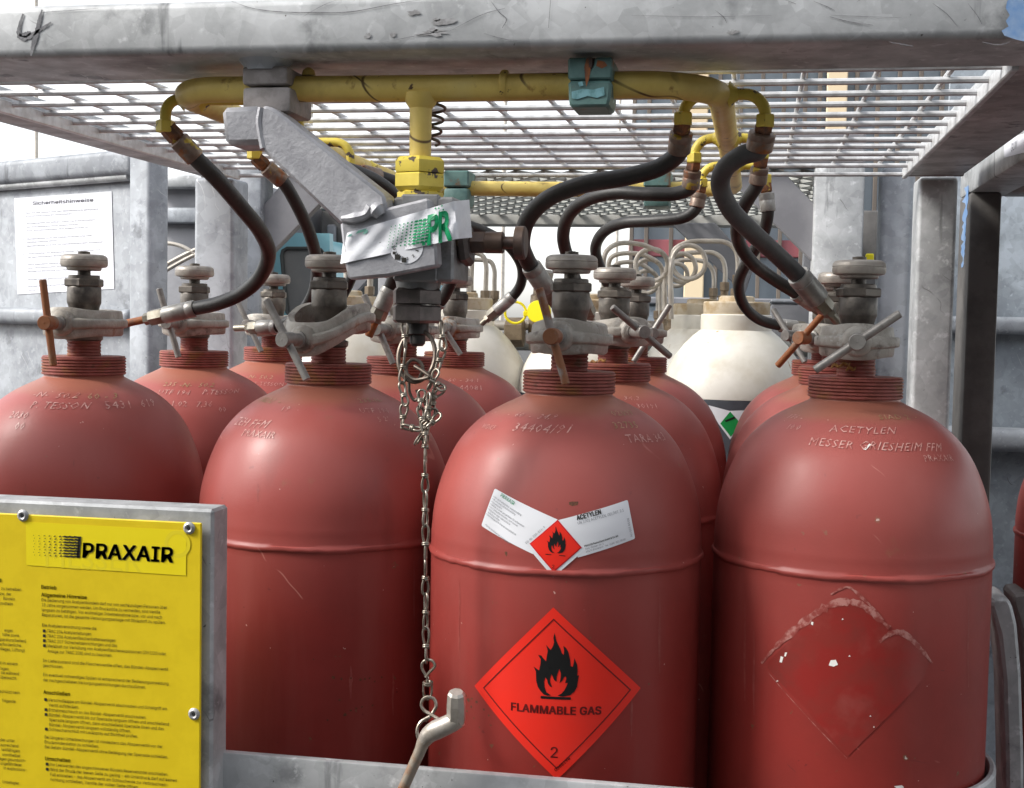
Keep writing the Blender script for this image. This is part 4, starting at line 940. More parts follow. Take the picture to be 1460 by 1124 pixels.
ma_, mb_ = ta.data, tb.data; bpy.data.objects.remove(ta); bpy.data.objects.remove(tb)
for i in range(12): rod(ma_, (.27, 1.087+.0585*i-1.4 + rng.normal(0, .0006), 1.8655 + rng.normal(0, .0005)))
for i in range(16): rod(mb_, (-.27*-1 + (.1525-.0585*i) + rng.normal(0, .0006), -1.4, 1.8708))
# the weld between the far ends and marks
fb = [c for c in rk.children if c.name.startswith('front_beam')][0]
mb = MB(); P = [at(x, y, .9426) for x, y in ((1436,2),(1446,-8),(1475,-12),(1475,62),(1450,57),(1432,51),(1428,44),(1438,38),(1434,30),(1440,22),(1434,12))]
mb.add(P, [tuple(range(len(P)))]); mb.build('paint_smear', 'blue', fb)
def scratch(mb, pts, Y, wd, mat_=None):
    P = spline([at(x, y, Y) for x, y in pts], 6); n = len(P); V = []
    for i in range(n):
        t_ = P[min(i+1, n-1)]-P[max(i-1, 0)]; nn = np.array([-t_[2], 0, t_[0]]); nn /= np.linalg.norm(nn)+1e-9
        ww = wd*(.3+.7*math.sin(math.pi*(i+.3)/n))*(.7+.5*rng.random())
        V += [P[i]+nn*ww/2, P[i]-nn*ww/2]
    mb.add(V, [(2*i, 2*i+1, 2*i+3, 2*i+2) for i in range(n-1)])
mb = MB()
for pts in ([(33,20),(28,36),(27,50),(33,55),(50,47),(73,32)], [(60,14),(56,30),(52,48),(47,66),(44,80)], [(27,50),(36,50),(44,46)]): scratch(mb, pts, .9424, .0042)
mb.build('number_mark', 'pencil', fb)
for pts, wd in (([(330,2),(360,12),(400,17),(450,18),(500,17),(560,6),(600,0)], .0009), ([(60,18),(100,15),(140,12)], .0006), ([(640,45),(690,20),(720,12)], .0007), ([(690,48),(720,56),(760,60)], .0006), ([(700,2),(712,18),(722,28),(716,40)], .0009), ([(785,0),(782,40)], .0006), ([(900,22),(1000,24),(1100,22)], .0004), ([(1160,2),(1180,10),(1190,15)], .0007), ([(1183,24),(1215,32),(1245,36)], .0008), ([(1185,22),(1240,24),(1285,25)], .0005), ([(1330,5),(1350,20),(1365,38)], .0007), ([(1380,5),(1395,25),(1400,35)], .0006), ([(1020,15),(1032,25),(1036,33)], .0006), ([(430,25),(460,8),(480,0)], .0005), ([(540,62),(600,50),(650,42)], .0006), ([(1268,60),(1290,64),(1302,66)], .0012), ([(1400,60),(1425,64),(1440,60)], .0010), ([(1120,0),(1135,6)], .0006)):
    mb = MB(); scratch(mb, pts, .9423, wd*.7); mb.build('scratch', 'pencil', fb)
for px, py, a_, b_ in ((630,31,18,5),(620,47,26,5),(618,43,9,3),(590,18,10,4),(560,50,6,4),(524,51,5,4),(1045,46,9,4),(622,29,6,3)):
    P = [at(px + a_*math.cos(t)*q_, py - b_*math.sin(t)*q_ - a_*math.cos(t)*.06, .9423) for t, q_ in zip(np.linspace(0, 2*math.pi, 22)[:-1], .45+.75*rng.random(21))]; MB().add(P, [tuple(range(21))]).build('grime_patch', 'grime', fb)
# band that keeps the front right cylinder upright
c = cpos('D', 0); zr_ = float(at(1424, 1062, 1.13)[2]) - .016; mb = MB()
sec = [(-.030, .1175), (-.030, .1235), (-.002, .1235), (0, .1215), (0, .1185), (-.002, .1175)]; V = []
for k in range(33):
    a = R(6 + 150*k/32); V += [(c[0]+r*math.sin(a), c[1]-r*math.cos(a), zr_+h) for h, r in sec]
mb.add(V, [(k*6+i, k*6+(i+1) % 6, (k+1)*6+(i+1) % 6, (k+1)*6+i) for k in range(32) for i in range(6)] + [(0,1,2,3,4,5), tuple(32*6+i for i in (5,4,3,2,1,0))]); mb.build('holding_bracket', 'galv', rk)

# ------------------------------------------------------------------ yellow sign
sg = thing('sign_board', 'yellow instruction board with black print riveted to a grey frame at lower left', 'sign', at(140, 900, .925))
sx1 = float(at(287, 746, .925)[0]); sz1 = float(at(287, 746, .925)[2]); sx0 = sx1-.42; sz0 = sz1-.32
MB().box((sx0, .925, sz0), (sx1, .9275, sz1), .0008).build('plate', 'signyel', sg)
fx1 = float(at(304, 760, .931)[0]); fz1 = float(at(200, 722, .931)[2])
MB().prism([(sx0-.03, fz1), (fx1, fz1), (fx1, sz0-.03), (fx1-.02, sz0-.03), (fx1-.02, fz1-.022), (sx0-.03, fz1-.022)], (1,0,0), (0,0,1), (0,1,0), (0, .931, 0), 0, .029, .0022).build('frame', 'galv', sg)
for px, py in ((33, 735), (270, 753), (277, 1018)):
    p = at(px, py, .925); mb = MB(); mb.lathe([(-.0003, .0046), (.0008, .0047), (.0018, .0038), (.0022, .0028), (.0014, .0018), (.0013, .0004)], 24, p, (0, -1, 0))
    rv = mb.build('rivet', 'rivet', sg); MB().lathe([(.00136, .0016), (.00142, .0015)], 12, p, (0, -1, 0)).build('rivet_hole', 'hole', rv)
P = [at(x, y, .9246) for x, y in ((37.5, 806), (265, 821), (265.7, 756.4), (36.7, 744))]
ls = MB().add(P, [(0, 1, 2, 3)]).build('logo_sticker', 'logoyel', sg)
def sprint(mb, s, px, py, size, bold=0., align='LEFT', sx=.92, off=.0004, res=1, space=1., shear=0., Y=.925, plain=False):
    V, Fc = text_mesh(s, size, bold=bold, align=align, sx=sx, res=res, space=space, shear=shear, plain=plain); p = at(px, py, Y-off)
    mb.add([(p[0]+a, p[1], p[2]+b) for a, b in V], Fc)
mb = MB(); sprint(mb, 'MESSER', 62, 808.5, .026, 0, off=.00046, res=2, sx=.95, plain=True)
mb.build('faded_print', 'ghost', ls); mb = MB(); cc_ = at(253, 776, .92454); ro, ri = .0105, .0075
V = []; 
for t in np.linspace(0, 2*math.pi, 33)[:-1]: V += [(cc_[0]+ro*math.cos(t), cc_[1], cc_[2]+ro*math.sin(t)), (cc_[0]+ri*math.cos(t), cc_[1], cc_[2]+ri*math.sin(t))]
mb.add(V, [(2*i, 2*i+1, (2*i+3) % 64, (2*i+2) % 64) for i in range(32)])
mb.build('faded_print', 'ghost', ls)
mb = MB(); Vx, Fx = text_mesh('PRAXAIR', .0222, bold=.022, res=3, shear=.05, wd=float(at(247, 800, .925)[0]-at(117, 796, .925)[0])); px_ = at(117, 795, .9242); mb.add([(px_[0]+a-.0008, px_[1], px_[2]+b) for a, b in Vx], Fx)
for i in range(9):
    for j in range(8):
        k = i/8; px = 48 + 60*k; py = 763.5 + 4.0*j + 2.5*k
        s = .0004 + .0014*k; h = .00035 + .00045*k
        p = at(px + 1.2*(j % 2), py, .9242)
        if i < 6: mb.add([(p[0]-s, p[1], p[2]-h*.6), (p[0], p[1], p[2]+h), (p[0]+s, p[1], p[2]+h*.6), (p[0], p[1], p[2]-h)], [(0, 1, 2, 3)])
        else:
            L = .0030; mb.add([(p[0]-L, p[1], p[2]-h*.2), (p[0]-L*.3, p[1], p[2]+h*1.1), (p[0]+L, p[1], p[2]+h*.5), (p[0]+L, p[1], p[2]-h*.7), (p[0]+L*.3, p[1], p[2]-h*1.1)], [(0, 1, 2, 3, 4)])
p = [at(x, y, .9242) for x, y in ((109, 795), (113.5, 795.3), (116, 765.3), (112, 765))]; mb.add(p, [(0, 1, 2, 3)])
mb.build('logo_print', 'ink', ls)
TXT = [(0,839.5,'Betrieb',1),(0,850.5,'Allgemeine Hinweise',1),(0,857.5,'Die Bedienung von Acetylenbündeln darf nur von sachkundigen Personen über',0),(0,864.6,'18 Jahre vorgenommen werden. Um Druckstöße zu vermeiden, sind Ventile',0),(0,871.6,'langsam zu betätigen. Vor erstmaliger Inbetriebnahme bzw. vor und nach',0),(0,878.7,'Reparaturen, ist die gesamte Versorgungsanlage mit Stickstoff zu spülen.',0),
 (0,893.5,'Die Acetylenverordnung sowie die',0),(1,902,'TRAC 204 Acetylenleitungen',0),(1,909,'TRAC 206 Acetylenflaschenbatterieanlagen',0),(1,916,'TRAC 207 Sicherheitseinrichtungen und das',0),(1,923,'Merkblatt zur Verhütung von Acetylenflaschenexplosionen (ZH 1/20 oder',0),(2,930.5,'Anlage zur TRAC 208) sind zu beachten.',0),
 (0,944,'Im Lieferzustand sind die Flaschenventile offen, das Bündel-Absperrventil',0),(0,951,'geschlossen.',0),(0,964,'Ein eventuell notwendiges Spülen ist entsprechend der Bedienungsanweisung',0),(0,971.5,'der nachgeschalteten Versorgungseinrichtungen durchzuführen.',0),
 (0,989.5,'Anschließen',1),(1,1000,'Verschlußkappe am Bündel-Absperrventil abschrauben und Schaltgriff am',0),(2,1007.3,'Ventil aufstecken.',0),(1,1014.3,'Entnahmeschlauch an das Bündel-Absperrventil anschrauben.',0),(1,1021.3,'Bündel-Absperrventil bis zur Sperraste langsam öffnen und anschließend',0),(2,1028.3,'Sperraste langsam öffnen, dann anschließend Sperraste lösen und das',0),(2,1035.3,'Bündel-Absperrventil langsam vollständig öffnen.',0),(1,1042,'Schlauchanschluß mit Leckspray auf Dichtheit prüfen.',0),
 (0,1053,'Bei längeren Unterbrechungen ist mindestens das Absperrventil vor der',0),(0,1060,'Druckminderstation zu schließen.',0),(0,1067,'Bei Gefahr Bündel-Absperrventil ohne Betätigung der Sperraste schließen.',0),
 (0,1084,'Umschalten',1),(1,1092,'Vor Leerwerden des angeschlossenen Bündels Reservebündel anschließen.',0),(1,1099.3,'Wird der Druck der leeren Seite zu gering - ein Unterdruck darf auf keinen',0),(2,1106.5,'Fall entstehen - das Absperrventil am Schlauchende zur Verbrauchsein-',0),(2,1113.5,'richtung schließen, Ventile der vollen Seite öffnen.',0)]
mb = MB(); mk = MB()
for ind, y, s, bd in TXT:
    px = 58.5 + (y-839)*.022 + (0, 7, 7)[ind]
    if bd: sprint(mk, s, px, y, .0057, .016, res=2, sx=.92, space=1.03)
    else:
        wd = {'Die Bed': 203, 'Merkbla': 186, 'Verschl': 189}.get(s[:7], None)
        V, Fc = text_mesh(s, .0049, bold=.0, res=1); 
        tgt = len(s)*2.77/FPX*.965
        k = tgt/max(v[0] for v in V); p = at(px, y, .9246); mb.add([(p[0]+a*k, p[1], p[2]+b) for a, b in V], Fc)
    if ind == 1:
        p = at(px-4, y-2.3, .9246); h = .00115; mk.add([(p[0]-h, p[1], p[2]-h), (p[0]+h, p[1], p[2]-h), (p[0]+h, p[1], p[2]+h), (p[0]-h, p[1], p[2]+h)], [(0, 1, 2, 3)])
for px, y, s in ((30,843,'zu betreiben'),(16,849.5,'bzw. der'),(21,856.5,'Bündeln'),(18,863.5,'ermitteln'),(18,901.5,'engen'),(27,908.5,'Nähe sowie'),(37,916.3,'Reparaturarbeiten)'),(30,922.7,'erforderliche'),(35,929.7,'Weges, Lüftung)'),(25,949,'ist in einem'),(12,956,'lagen'),(27,963,'sie während'),(24,969.5,'überwacht.'),(29,990,'geschützt sein.'),(22,1002.5,'folgende'),(21,1058.5,'oder unter'),(26,1066,'ausreichend'),(28,1073,'leitfähigen'),(29,1080,'unmittelbar'),(37,1087,'gegen gasundurch-'),(31,1093,'ungefährdeter'),(38,1100,'in explosions-'),(27,1119,'Unbefugter')):
    V, Fc = text_mesh(s, .0049, bold=.0, res=1); k = len(s)*2.77/FPX*.965/max(v[0] for v in V); p = at(px, y, .9246)
    x1 = max(v[0] for v in V)*k; mb.add([(p[0]-x1+a*k, p[1], p[2]+b) for a, b in V], Fc)
sprint(mk, 'g', 2, 829, .0050, .03, align='RIGHT', res=2)
mb.build('small_print', 'inkbrown', sg); mk.build('headings', 'ink', sg)

# ------------------------------------------------------------------ steel container at left with a paper notice
lc = thing('steel_container', 'galvanized steel container wall with rails behind the far left cylinder', 'container', at(100, 500, 2.06))
A_, B_ = at(0, 250, 2.16), at(186, 244, 2.0)
ux = np.array([B_[0]-A_[0], B_[1]-A_[1], 0.]); uL = np.linalg.norm(ux); ux /= uL; un = np.array([ux[1], -ux[0], 0.])      # along the wall, towards the camera
zT = float(at(180, 211, 2.0)[2]); zR = float(at(180, 248, 2.0)[2]); zM1 = float(at(170, 441, 2.01)[2]); zM0 = float(at(170, 466, 2.01)[2])
def wall_box(mb, s0, s1, z0, z1, d0, d1, bev=.004, seg=2):
    c = A_ + ux*(s0+s1)/2; c = np.array([c[0], c[1], (z0+z1)/2]) + un*(d0+d1)/2
    mb.obox(c, (ux, un, (0, 0, 1)), ((s1-s0)/2, (d1-d0)/2, (z1-z0)/2), bev, seg); return mb
wall_box(MB(), -1.0, uL-.003, .12, zT-.01, -.030, -.022, .001).build('panel', 'galv_light', lc)
wall_box(MB(), -1.0, uL-.002, zR, zT, -.028, .0, .010, 3).build('top_rail', 'galv_light', lc)
mb = MB(); p0 = A_ - ux*1.0 + un*(-.014); p1 = A_ + ux*(uL-.02) + un*(-.014); p0[2] = p1[2] = zR-.002; mb.cyl(p0, p1, .0075, 12).build('lip', 'galv', lc)
wall_box(MB(), -1.0, uL-.002, zM0, zM1, -.028, .006, .010, 3).build('middle_rail', 'galv_light', lc)
wall_box(MB(), uL-.001, uL+.052, .0, zT+.005, -.038, .004, .008, 3).build('post', 'galv_light', lc)
wall_box(MB(), -1.0, uL, .12, .24, -.028, .0, .006).build('bottom_rail', 'galv', lc)
nc = at(90, 346, 2.08)
no = thing('paper_notice', 'white paper notice headed Sicherheitshinweise stuck on the steel wall at left', 'notice', nc)
def on_wall(px, py, off):
    d = _F*FPX + CR*(px-730) + CU*(562-py); o = np.array([0, 0, EYE]); q = A_ + un*(-.022+off); t = ((q-o)@un)/(d@un); return o + d*t
cs = [on_wall(*p, .001) for p in ((25, 420), (163, 412), (159, 273), (20, 283))]
MB().add([on_wall(*p, .0012) for p in ((25, 420), (163, 412), (159, 273), (20, 283))] + [on_wall(*p, .0002) for p in ((25, 420), (163, 412), (159, 273), (20, 283))], [(0,1,2,3),(7,6,5,4),(0,4,5,1),(1,5,6,2),(2,6,7,3),(3,7,4,0)]).build('sheet', 'paper', no)
mb = MB(); mk = MB()
def wprint(mb, s, px, py, hp, wpx, bold=0.):
    o = on_wall(px, py, .0016); e = on_wall(px+wpx, py-wpx*.058, .0016); k = np.linalg.norm(e-o)
    V, Fc = text_mesh(s, 1, bold=bold, res=1); mx = max(v[0] for v in V); h = hp/FPX*2.1/.70
    mb.add([o + (e-o)*(a/mx) + np.array([0, 0, b*h]) for a, b in V], Fc)
wprint(mk, 'Sicherheitshinweise', 46, 292.5, 7.2, 87, .012)
for y, x, s, w_ in ((305,37,'Nur für die Gasart und den Betriebsdruck geeignete',103),(309.5,37,'Entnahmearmaturen anschließen',66),(320,38,'Bündelventile nur öffnen, wenn Verschlußmuttern',98),(325,38,'am Entnahmeanschluß abgeschraubt',74),(330,38,'bzw. Entnahmearmatur fest angeschraubt ist.',89),(342,38.5,'Bündelventile nicht mit Hebelverlängerung oder',93),(346.5,38.5,'Betätigungshilfe öffnen.',44),(352,38.5,'Bündelventile sind nur für Handbetätigungen ausgelegt.',109),(363,39,'Undichtheiten an entnahmeseitigen Anschlüssen nur',104),(368,39,'bei geschlossenem Bündel beheben.',70),(378.5,39.5,'Nach beendeter Gasentnahme Bündelventil schließen',100),(383.5,39.5,'und Verschlußmutter anschrauben.',68),(388.5,39.5,'Bündel mit Restdruck zurückgeben.',66),(400,40,'Bündel nur mit geschlossenen Ventilen transportieren.',104),(409.5,40,'Bündel beim Transport gegen Umfallen',80),(415,40,'sichern.',15)):
    wprint(mb, s, x, y, 2.9, w_)
for y, s in ((305,'1'),(320,'2'),(342,'3'),(363,'4'),(378.5,'5'),(400,'6'),(409.5,'7')): wprint(mb, s, 31.5 + (y-305)*.02, y+.3, 2.9, 2)
mb.build('fine_print', 'inkgrey', no); mk.build('heading', 'inkdark', no)

bc = thing('grey_container', 'grey steel container in the gap between the left steel wall and rack post', 'container', at(265, 500, 3.2))
a, b = at(205, 620, 3.2), at(352, 250, 3.2); MB().box((a[0], 3.2, 0), (b[0], 4.2, b[2]-.01), .01, 2).build('body', 'gusset', bc)
c0, c1 = at(205, 318, 3.16), at(352, 296, 3.16); MB().box((c0[0], 3.16, c0[2]), (c1[0], 3.199, c1[2]), .008, 2).build('rail', 'galv_light', bc)
c0, c1 = at(205, 268, 3.16), at(352, 250, 3.16); MB().box((c0[0], 3.15, c0[2]), (c1[0], 3.21, c1[2]), .008, 2).build('rail', 'galv', bc)
# ------------------------------------------------------------------ the bundle behind: rack, white cylinders, tubes
rr = thing('rear_rack', 'grey steel rack with expanded metal roof standing behind the red cylinders', 'rack', (-.25, 2.5, 0))
xL_, xR_ = float(at(338, 300, 2.07)[0]), float(at(1232, 300, 2.07)[0]); yB_ = 2.96
zg = float(at(830, 322, yB_-.02)[2]); zg2 = zg+.03
MB().box((xL_, 2.07, .0), (float(at(372, 300, 2.07)[0]), 2.13, zg2), .005, 2).build('post', 'galv_light', rr)
MB().box((float(at(1160, 300, 2.07)[0]), 2.07, .0), (xR_, 2.13, zg2), .005, 2).build('post', 'galv', rr)
for x0, x1 in ((xL_, xL_+.06), (xR_-.06, xR_)): MB().box((x0, yB_-.06, 0), (x1, yB_, zg2), .005, 2).build('post', 'gusset', rr)
MB().box((xL_, yB_-.02, zg), (xR_, yB_+.03, zg2), .003).build('rear_beam', 'creamsteel', rr)
MB().box((xL_, 2.07, zg2), (xR_, 2.13, zg2+.05), .004).build('front_beam', 'gusset', rr)
for x0, x1 in ((xL_, xL_+.05), (xR_-.05, xR_)): MB().box((x0, 2.13, zg2), (x1, yB_-.02, zg2+.04), .003).build('side_rail', 'gusset', rr)
MB().box((xL_, 2.07, .0), (xR_, yB_, .16), .004).build('floor_frame', 'gusset', rr)
def brace(pts, Y, th, m):
    return MB().prism(pxpoly(pts, Y), (1,0,0), (0,0,1), (0,1,0), (0, Y, 0), 0, th, .0015).build('brace', m, rr)
brace([(366,304),(415,246),(500,246),(388,360),(366,384)], 2.085, .02, 'gusset')
brace([(1161,376),(1046,262),(1052,246),(1118,246),(1161,291)], 2.085, .02, 'gusset')
brace([(1062,420),(955,318),(1020,318),(1075,380)], 2.93, .02, 'gusset')
brace([(505,420),(600,318),(545,318),(490,380)], 2.93, .02, 'gusset')
# expanded metal: slanting strands crossing each other
mb = MB(); sp = .046; n_ = int((xR_-xL_)/sp)+34
for dirx in (1, -1):
    for i in range(-34, n_+34):
        x0 = xL_ + i*sp; y0, y1 = 2.12, yB_-.02; sl = .62*dirx
        x1 = x0 + sl*(y1-y0)
        a, b = (x0, y0), (x1, y1); ta_, tb_ = 0., 1.
        d = x1-x0
        for lim, sgn in ((xL_+.04, 1), (xR_-.04, -1)):
            f0, f1 = sgn*(x0-lim), sgn*(x1-lim)
            if f0 < 0 and f1 < 0: ta_, tb_ = 1., 0.
            elif f0 < 0: ta_ = max(ta_, f0/(f0-f1))
            elif f1 < 0: tb_ = min(tb_, f0/(f0-f1))
        if tb_-ta_ < .02: continue
        P0 = np.array([x0+d*ta_, y0+(y1-y0)*ta_, zg2-.004]); P1 = np.array([x0+d*tb_, y0+(y1-y0)*tb_, zg2-.004]); dd = (P1-P0)/np.linalg.norm(P1-P0); ss = np.array([-dd[1], dd[0], 0])
        mb.obox((P0+P1)/2 + np.array([0, 0, .0006*dirx]), (dd, ss, (0, 0, 1)), (np.linalg.norm(P1-P0)/2, .0040, .003), 0)
tag(mb.build('expanded_metal', 'strand', rr), kind='stuff')

wp = local_thing('white_cylinder', 'cream white gas cylinder dome with rusty cap and green diamond label, behind the red ones', 'gas cylinder', (float(at(1048, 520, 2.06)[0]), 2.06, ZB+.038), 'white cylinders in the rear rack')
pr_ = [(0, .06), (.012, .104), (.04, RB), (1.300, RB), (1.34, RB-.0005)]
MB().lathe(pr_, 64).build('body', 'cyl_grey', wp)
MB().lathe([(1.3405, RB-.0006), (1.345, .1138), (1.362, .1110), (1.380, .1050), (1.400, .0945), (1.420, .0800), (1.434, .0660), (1.441, .0575), (1.443, .0548)], 64).build('shoulder', 'cream', wp)
MB().lathe([(1.441, .0540), (1.4425, .0545), (1.466, .0545), (1.4675, .053)], 48).build('collar', 'cream', wp)
MB().lathe([(1.4670, .0500), (1.469, .0512), (1.485, .0512), (1.4870, .0495), (1.4875, .028), (1.494, .027), (1.496, .024)], 48).build('cap', 'caprust', wp)
WC = [wp]
for px, y, lb in ((841, 2.06, 'white gas cylinder hidden behind the twisted clamp, its cap near the coiled tubes'), (656, 2.06, 'white gas cylinder with rust specks showing through behind the hanging chain'), (492, 2.06, 'white gas cylinder dome glimpsed behind the arched clamp left of the chain'), (1000, 2.33, 'white gas cylinder in second row, cap seen left of the front white cylinder cap'), (845, 2.31, 'white gas cylinder in second row behind the round grey handwheels')):
    o = copy_tree(wp); o.location = (float(at(px, 500, y)[0]), y, ZB+.038); tag(o, lb); WC.append(o)
def hit2(px, py, o, r=RB+.0006):
    d = _F*FPX + CR*(px-730) + CU*(562-py); q = np.array([-o.location.x, -o.location.y])
    a = d[0]**2+d[1]**2; b = 2*(d[0]*q[0]+d[1]*q[1]); c = q@q - r*r; t = (-b-math.sqrt(max(b*b-4*a*c, 0)))/(2*a)
    return (d[0]*t-o.location.x, d[1]*t-o.location.y, EYE+d[2]*t-o.location.z)
def sticker(name, m, pts, o, r):
    mx = MB(); V, Fc = poly_mesh(pts, maxlen=9); mx.add([hit2(x, y, o, r) for x, y in V], Fc); return mx.build(name, m, o)
sticker('paper_label', 'white', [(1010,578),(1040,586),(1072,585),(1068,600),(1056,606),(1041,627),(1024,604)], wp, RB+.0005)
sticker('green_diamond', 'greenlab', [(1041,587),(1056,604),(1042,623),(1027,604)], wp, RB+.0009)
sticker('symbol', 'blackpr', [(1033,600),(1047,594),(1049,596),(1035,602)], wp, RB+.0013)
# pigtail tubes
def tube_thing(label, pts, fit=True, r=.0043, Y=2.3, both=False):
    P = [at(p[0], p[1], p[2] if len(p) > 2 else Y) for p in pts]
    t = thing('pigtail_tube', label, 'tube', tuple(P[-1]), 'steel pigtail tubes of the rear bundle')
    MB().tube(P, r, 10, 6).build('tube', 'tubing', t)
    if fit:
        e = P[-1]
        for k, e in enumerate([P[-1]] + ([P[0]] if both else [])):
            mb = MB(); mb.hexa(e + np.array([0, 0, .012]), e + np.array([0, 0, -.004]), .0095); mb.lathe([(-.020, .007), (-.004, .007)], 12, e).hexa(e + np.array([0, 0, -.012]), e + np.array([0, 0, -.034]), .0125); mb.build('fitting', 'brass', t)
    return t
def coil(cx, cy, r, a0, a1, n=16, Y=2.3, dy=.03):
    return [(cx + r*math.cos(R(a0+(a1-a0)*i/n)), cy - r*math.sin(R(a0+(a1-a0)*i/n)), Y + dy*i/n) for i in range(n+1)]
tube_thing('outermost cream pigtail tube with a large coil left of the tall straight stem', [(862,425,2.25),(860,385,2.25),(864,360,2.25),(880,348,2.26),(915,349,2.28),(938,358,2.29)] + coil(929, 378, 23, 60, -330, Y=2.3) + [(955,395,2.34),(957,420,2.34),(957,455,2.34)])
tube_thing('second cream pigtail tube, nested inside the outermost left coil', [(870,425,2.36),(867,390,2.36),(871,368,2.36),(885,362,2.36),(915,363,2.37),(935,372,2.38)] + coil(925, 390, 20, 60, -330, Y=2.39) + [(946,408,2.43),(947,425,2.43),(947,452,2.43)])
tube_thing('third cream pigtail tube, lowest of the left nested three', [(876,425,2.46),(872,395,2.46),(878,378,2.46),(892,374,2.46),(912,376,2.47),(928,386,2.48)] + coil(922, 402, 16, 60, -330, Y=2.49) + [(938,416,2.52),(938,440,2.52),(938,452,2.52)])
tube_thing('outermost cream pigtail tube with a large coil right of the tall stem, reaching far right', [(957,455,2.27),(956,400,2.27),(957,378,2.27)] + coil(982, 374, 24, 170, -190, Y=2.28) + [(962,356,2.31),(980,346,2.31),(1010,344,2.31),(1035,346,2.31),(1048,356,2.31),(1052,372,2.31),(1051,402,2.31)])
tube_thing('second cream pigtail tube of the right nested coils', [(949,455,2.37),(948,405,2.37),(950,385,2.37)] + coil(972, 382, 20, 170, -190, Y=2.38) + [(958,369,2.41),(975,362,2.41),(1000,360,2.41),(1018,361,2.41),(1030,370,2.41),(1034,385,2.41),(1033,412,2.41)])
tube_thing('third cream pigtail tube, lowest of the right nested coils', [(942,455,2.47),(941,412,2.47),(944,396,2.47)] + coil(964, 392, 16, 170, -190, Y=2.48) + [(952,379,2.51),(968,372,2.51),(990,371,2.51),(1005,374,2.51),(1015,384,2.51),(1018,398,2.51),(1017,420,2.51)])
tube_thing('straight pigtail tube rising behind the valve block, left of two bent ones', [(650,372,2.3),(668,372,2.3),(674,366,2.3),(673,380,2.3),(672,400,2.3),(672,424,2.3)] if False else [(673,352,2.3),(673,375,2.3),(672,400,2.3),(672,424,2.3)])
tube_thing('pigtail tube with a short bend down right of the straight one behind the valve block', [(640,362,2.3),(678,361,2.3),(689,366,2.3),(693,378,2.3),(693,398,2.3),(692,424,2.3)])
tube_thing('pigtail tube with the rightmost bend behind the valve block', [(640,372,2.4),(688,371,2.4),(700,374,2.4),(705,386,2.4),(705,400,2.4),(705,424,2.4)])
tube_thing('short pigtail tube bending down beside the valve block edge', [(640,376,2.2),(655,376,2.2),(665,383,2.2),(668,398,2.2),(668,430,2.2)])
tube_thing('cream tube arching at far left between steel container and rack post', [(205,352,2.5),(236,347,2.5),(255,350,2.5),(268,356,2.5),(280,366,2.5),(283,410,2.5)])
tube_thing('upper slanting tube at far left behind the rack post', [(215,392,2.5),(238,377,2.5),(270,360,2.5),(290,352,2.5)], fit=False)
tube_thing('lower slanting tube at far left behind the rack post', [(215,400,2.5),(238,385,2.5),(270,367,2.5),(290,358,2.5)], fit=False)
tube_thing('brass ended tube behind the arm end plate, left of the valve block', [(528,380,2.3),(528,396,2.3),(527,418,2.3)], r=.0055)
tube_thing('brass ended tube next to the handwheel left of the chain', [(494,380,2.45),(494,396,2.45),(494,414,2.45)], r=.0055)
cb = thing('cross_pipe', 'long grey green horizontal pipe behind the white cylinder collars', 'pipe', at(900, 490, 2.42))
p0, p1 = at(880, 490, 2.42), at(1180, 490, 2.42); MB().cyl((xL_+.05, 2.42, p0[2]), (xR_-.02, 2.42, p0[2]), .017, 20).build('tube', 'pipegrey', cb)
for x in (xL_+.16, (xL_+xR_)/2, xR_-.14): MB().box((x-.02, 2.405, p0[2]-.03), (x+.02, 2.435, p0[2]-.0165), .002).build('bracket', 'pipegrey', cb)
# outlet valve of the rear bundle with its yellow dust cap
ov = thing('outlet_valve', 'brown brass outlet valve with grey handwheel behind the middle cylinder neck', 'valve', at(768, 470, 2.2))
q = at(766, 393, 2.2); MB().lathe([(-.008, .018), (-.006, .026), (.004, .028), (.009, .024), (.010, .006)], 28, q).build('handwheel', 'wheel', ov)
q2 = at(768, 440, 2.2); MB().lathe([(q[2]-q2[2]-.008, .009), (.025, .010), (.022, .014), (-.005, .016), (-.03, .018), (-.07, .016)], 20, q2).build('stem', 'brass', ov)
a, b = at(655, 464, 2.2), at(768, 464, 2.2); MB().cyl(a, b, .0085, 14).build('side_pipe', 'tubing', ov)
a, b = at(722, 474, 2.18), at(747, 474, 2.18); MB().hexa(a + np.array([0,0,.012]), a + np.array([0,0,-.02]), .017) if False else MB().hexa(a, b, .025).build('hex_nut', 'brass', ov)
dc = thing('dust_cap', 'bright yellow plastic dust cap with its strap ring between hose ferrule and handwheel', 'cap', at(768, 446, 2.14))
c = at(735, 446, 2.14); s_px = 2.12/FPX
MB().tube(circ(c, 15.5*s_px, 15.5*s_px, n=32), .0022, 10, 1, closed=True, smooth=False).build('strap_ring', 'capyel', dc)
c = at(768, 445, 2.14); MB().lathe([(-.012, .0165), (-.010, .0185), (.006, .0185), (.008, .017), (.0082, .002)], 32, c, (-.25, -1, .05)).build('cap', 'capyel', dc)
a, b = at(749, 448, 2.14), at(758, 447, 2.135); MB().obox((a+b)/2, np.eye(3), ((b[0]-a[0])/2+.003, .0012, .0042), .0008).build('strap', 'capyel', dc)
gb = thing('grey_box', 'pale grey steel box with worn white rim behind the grey hose sleeve at right', 'box', at(1130, 470, 2.6))
a, b = at(1098, 478, 2.6), at(1172, 434, 2.6); MB().box((a[0], 2.6, a[2]-.5), (b[0], 2.75, b[2]), .006, 2).build('body', 'gusset', gb)
MB().box((a[0]-.002, 2.598, b[2]), (b[0]+.002, 2.752, b[2]+.008), .003).build('rim', 'galv_light', gb)

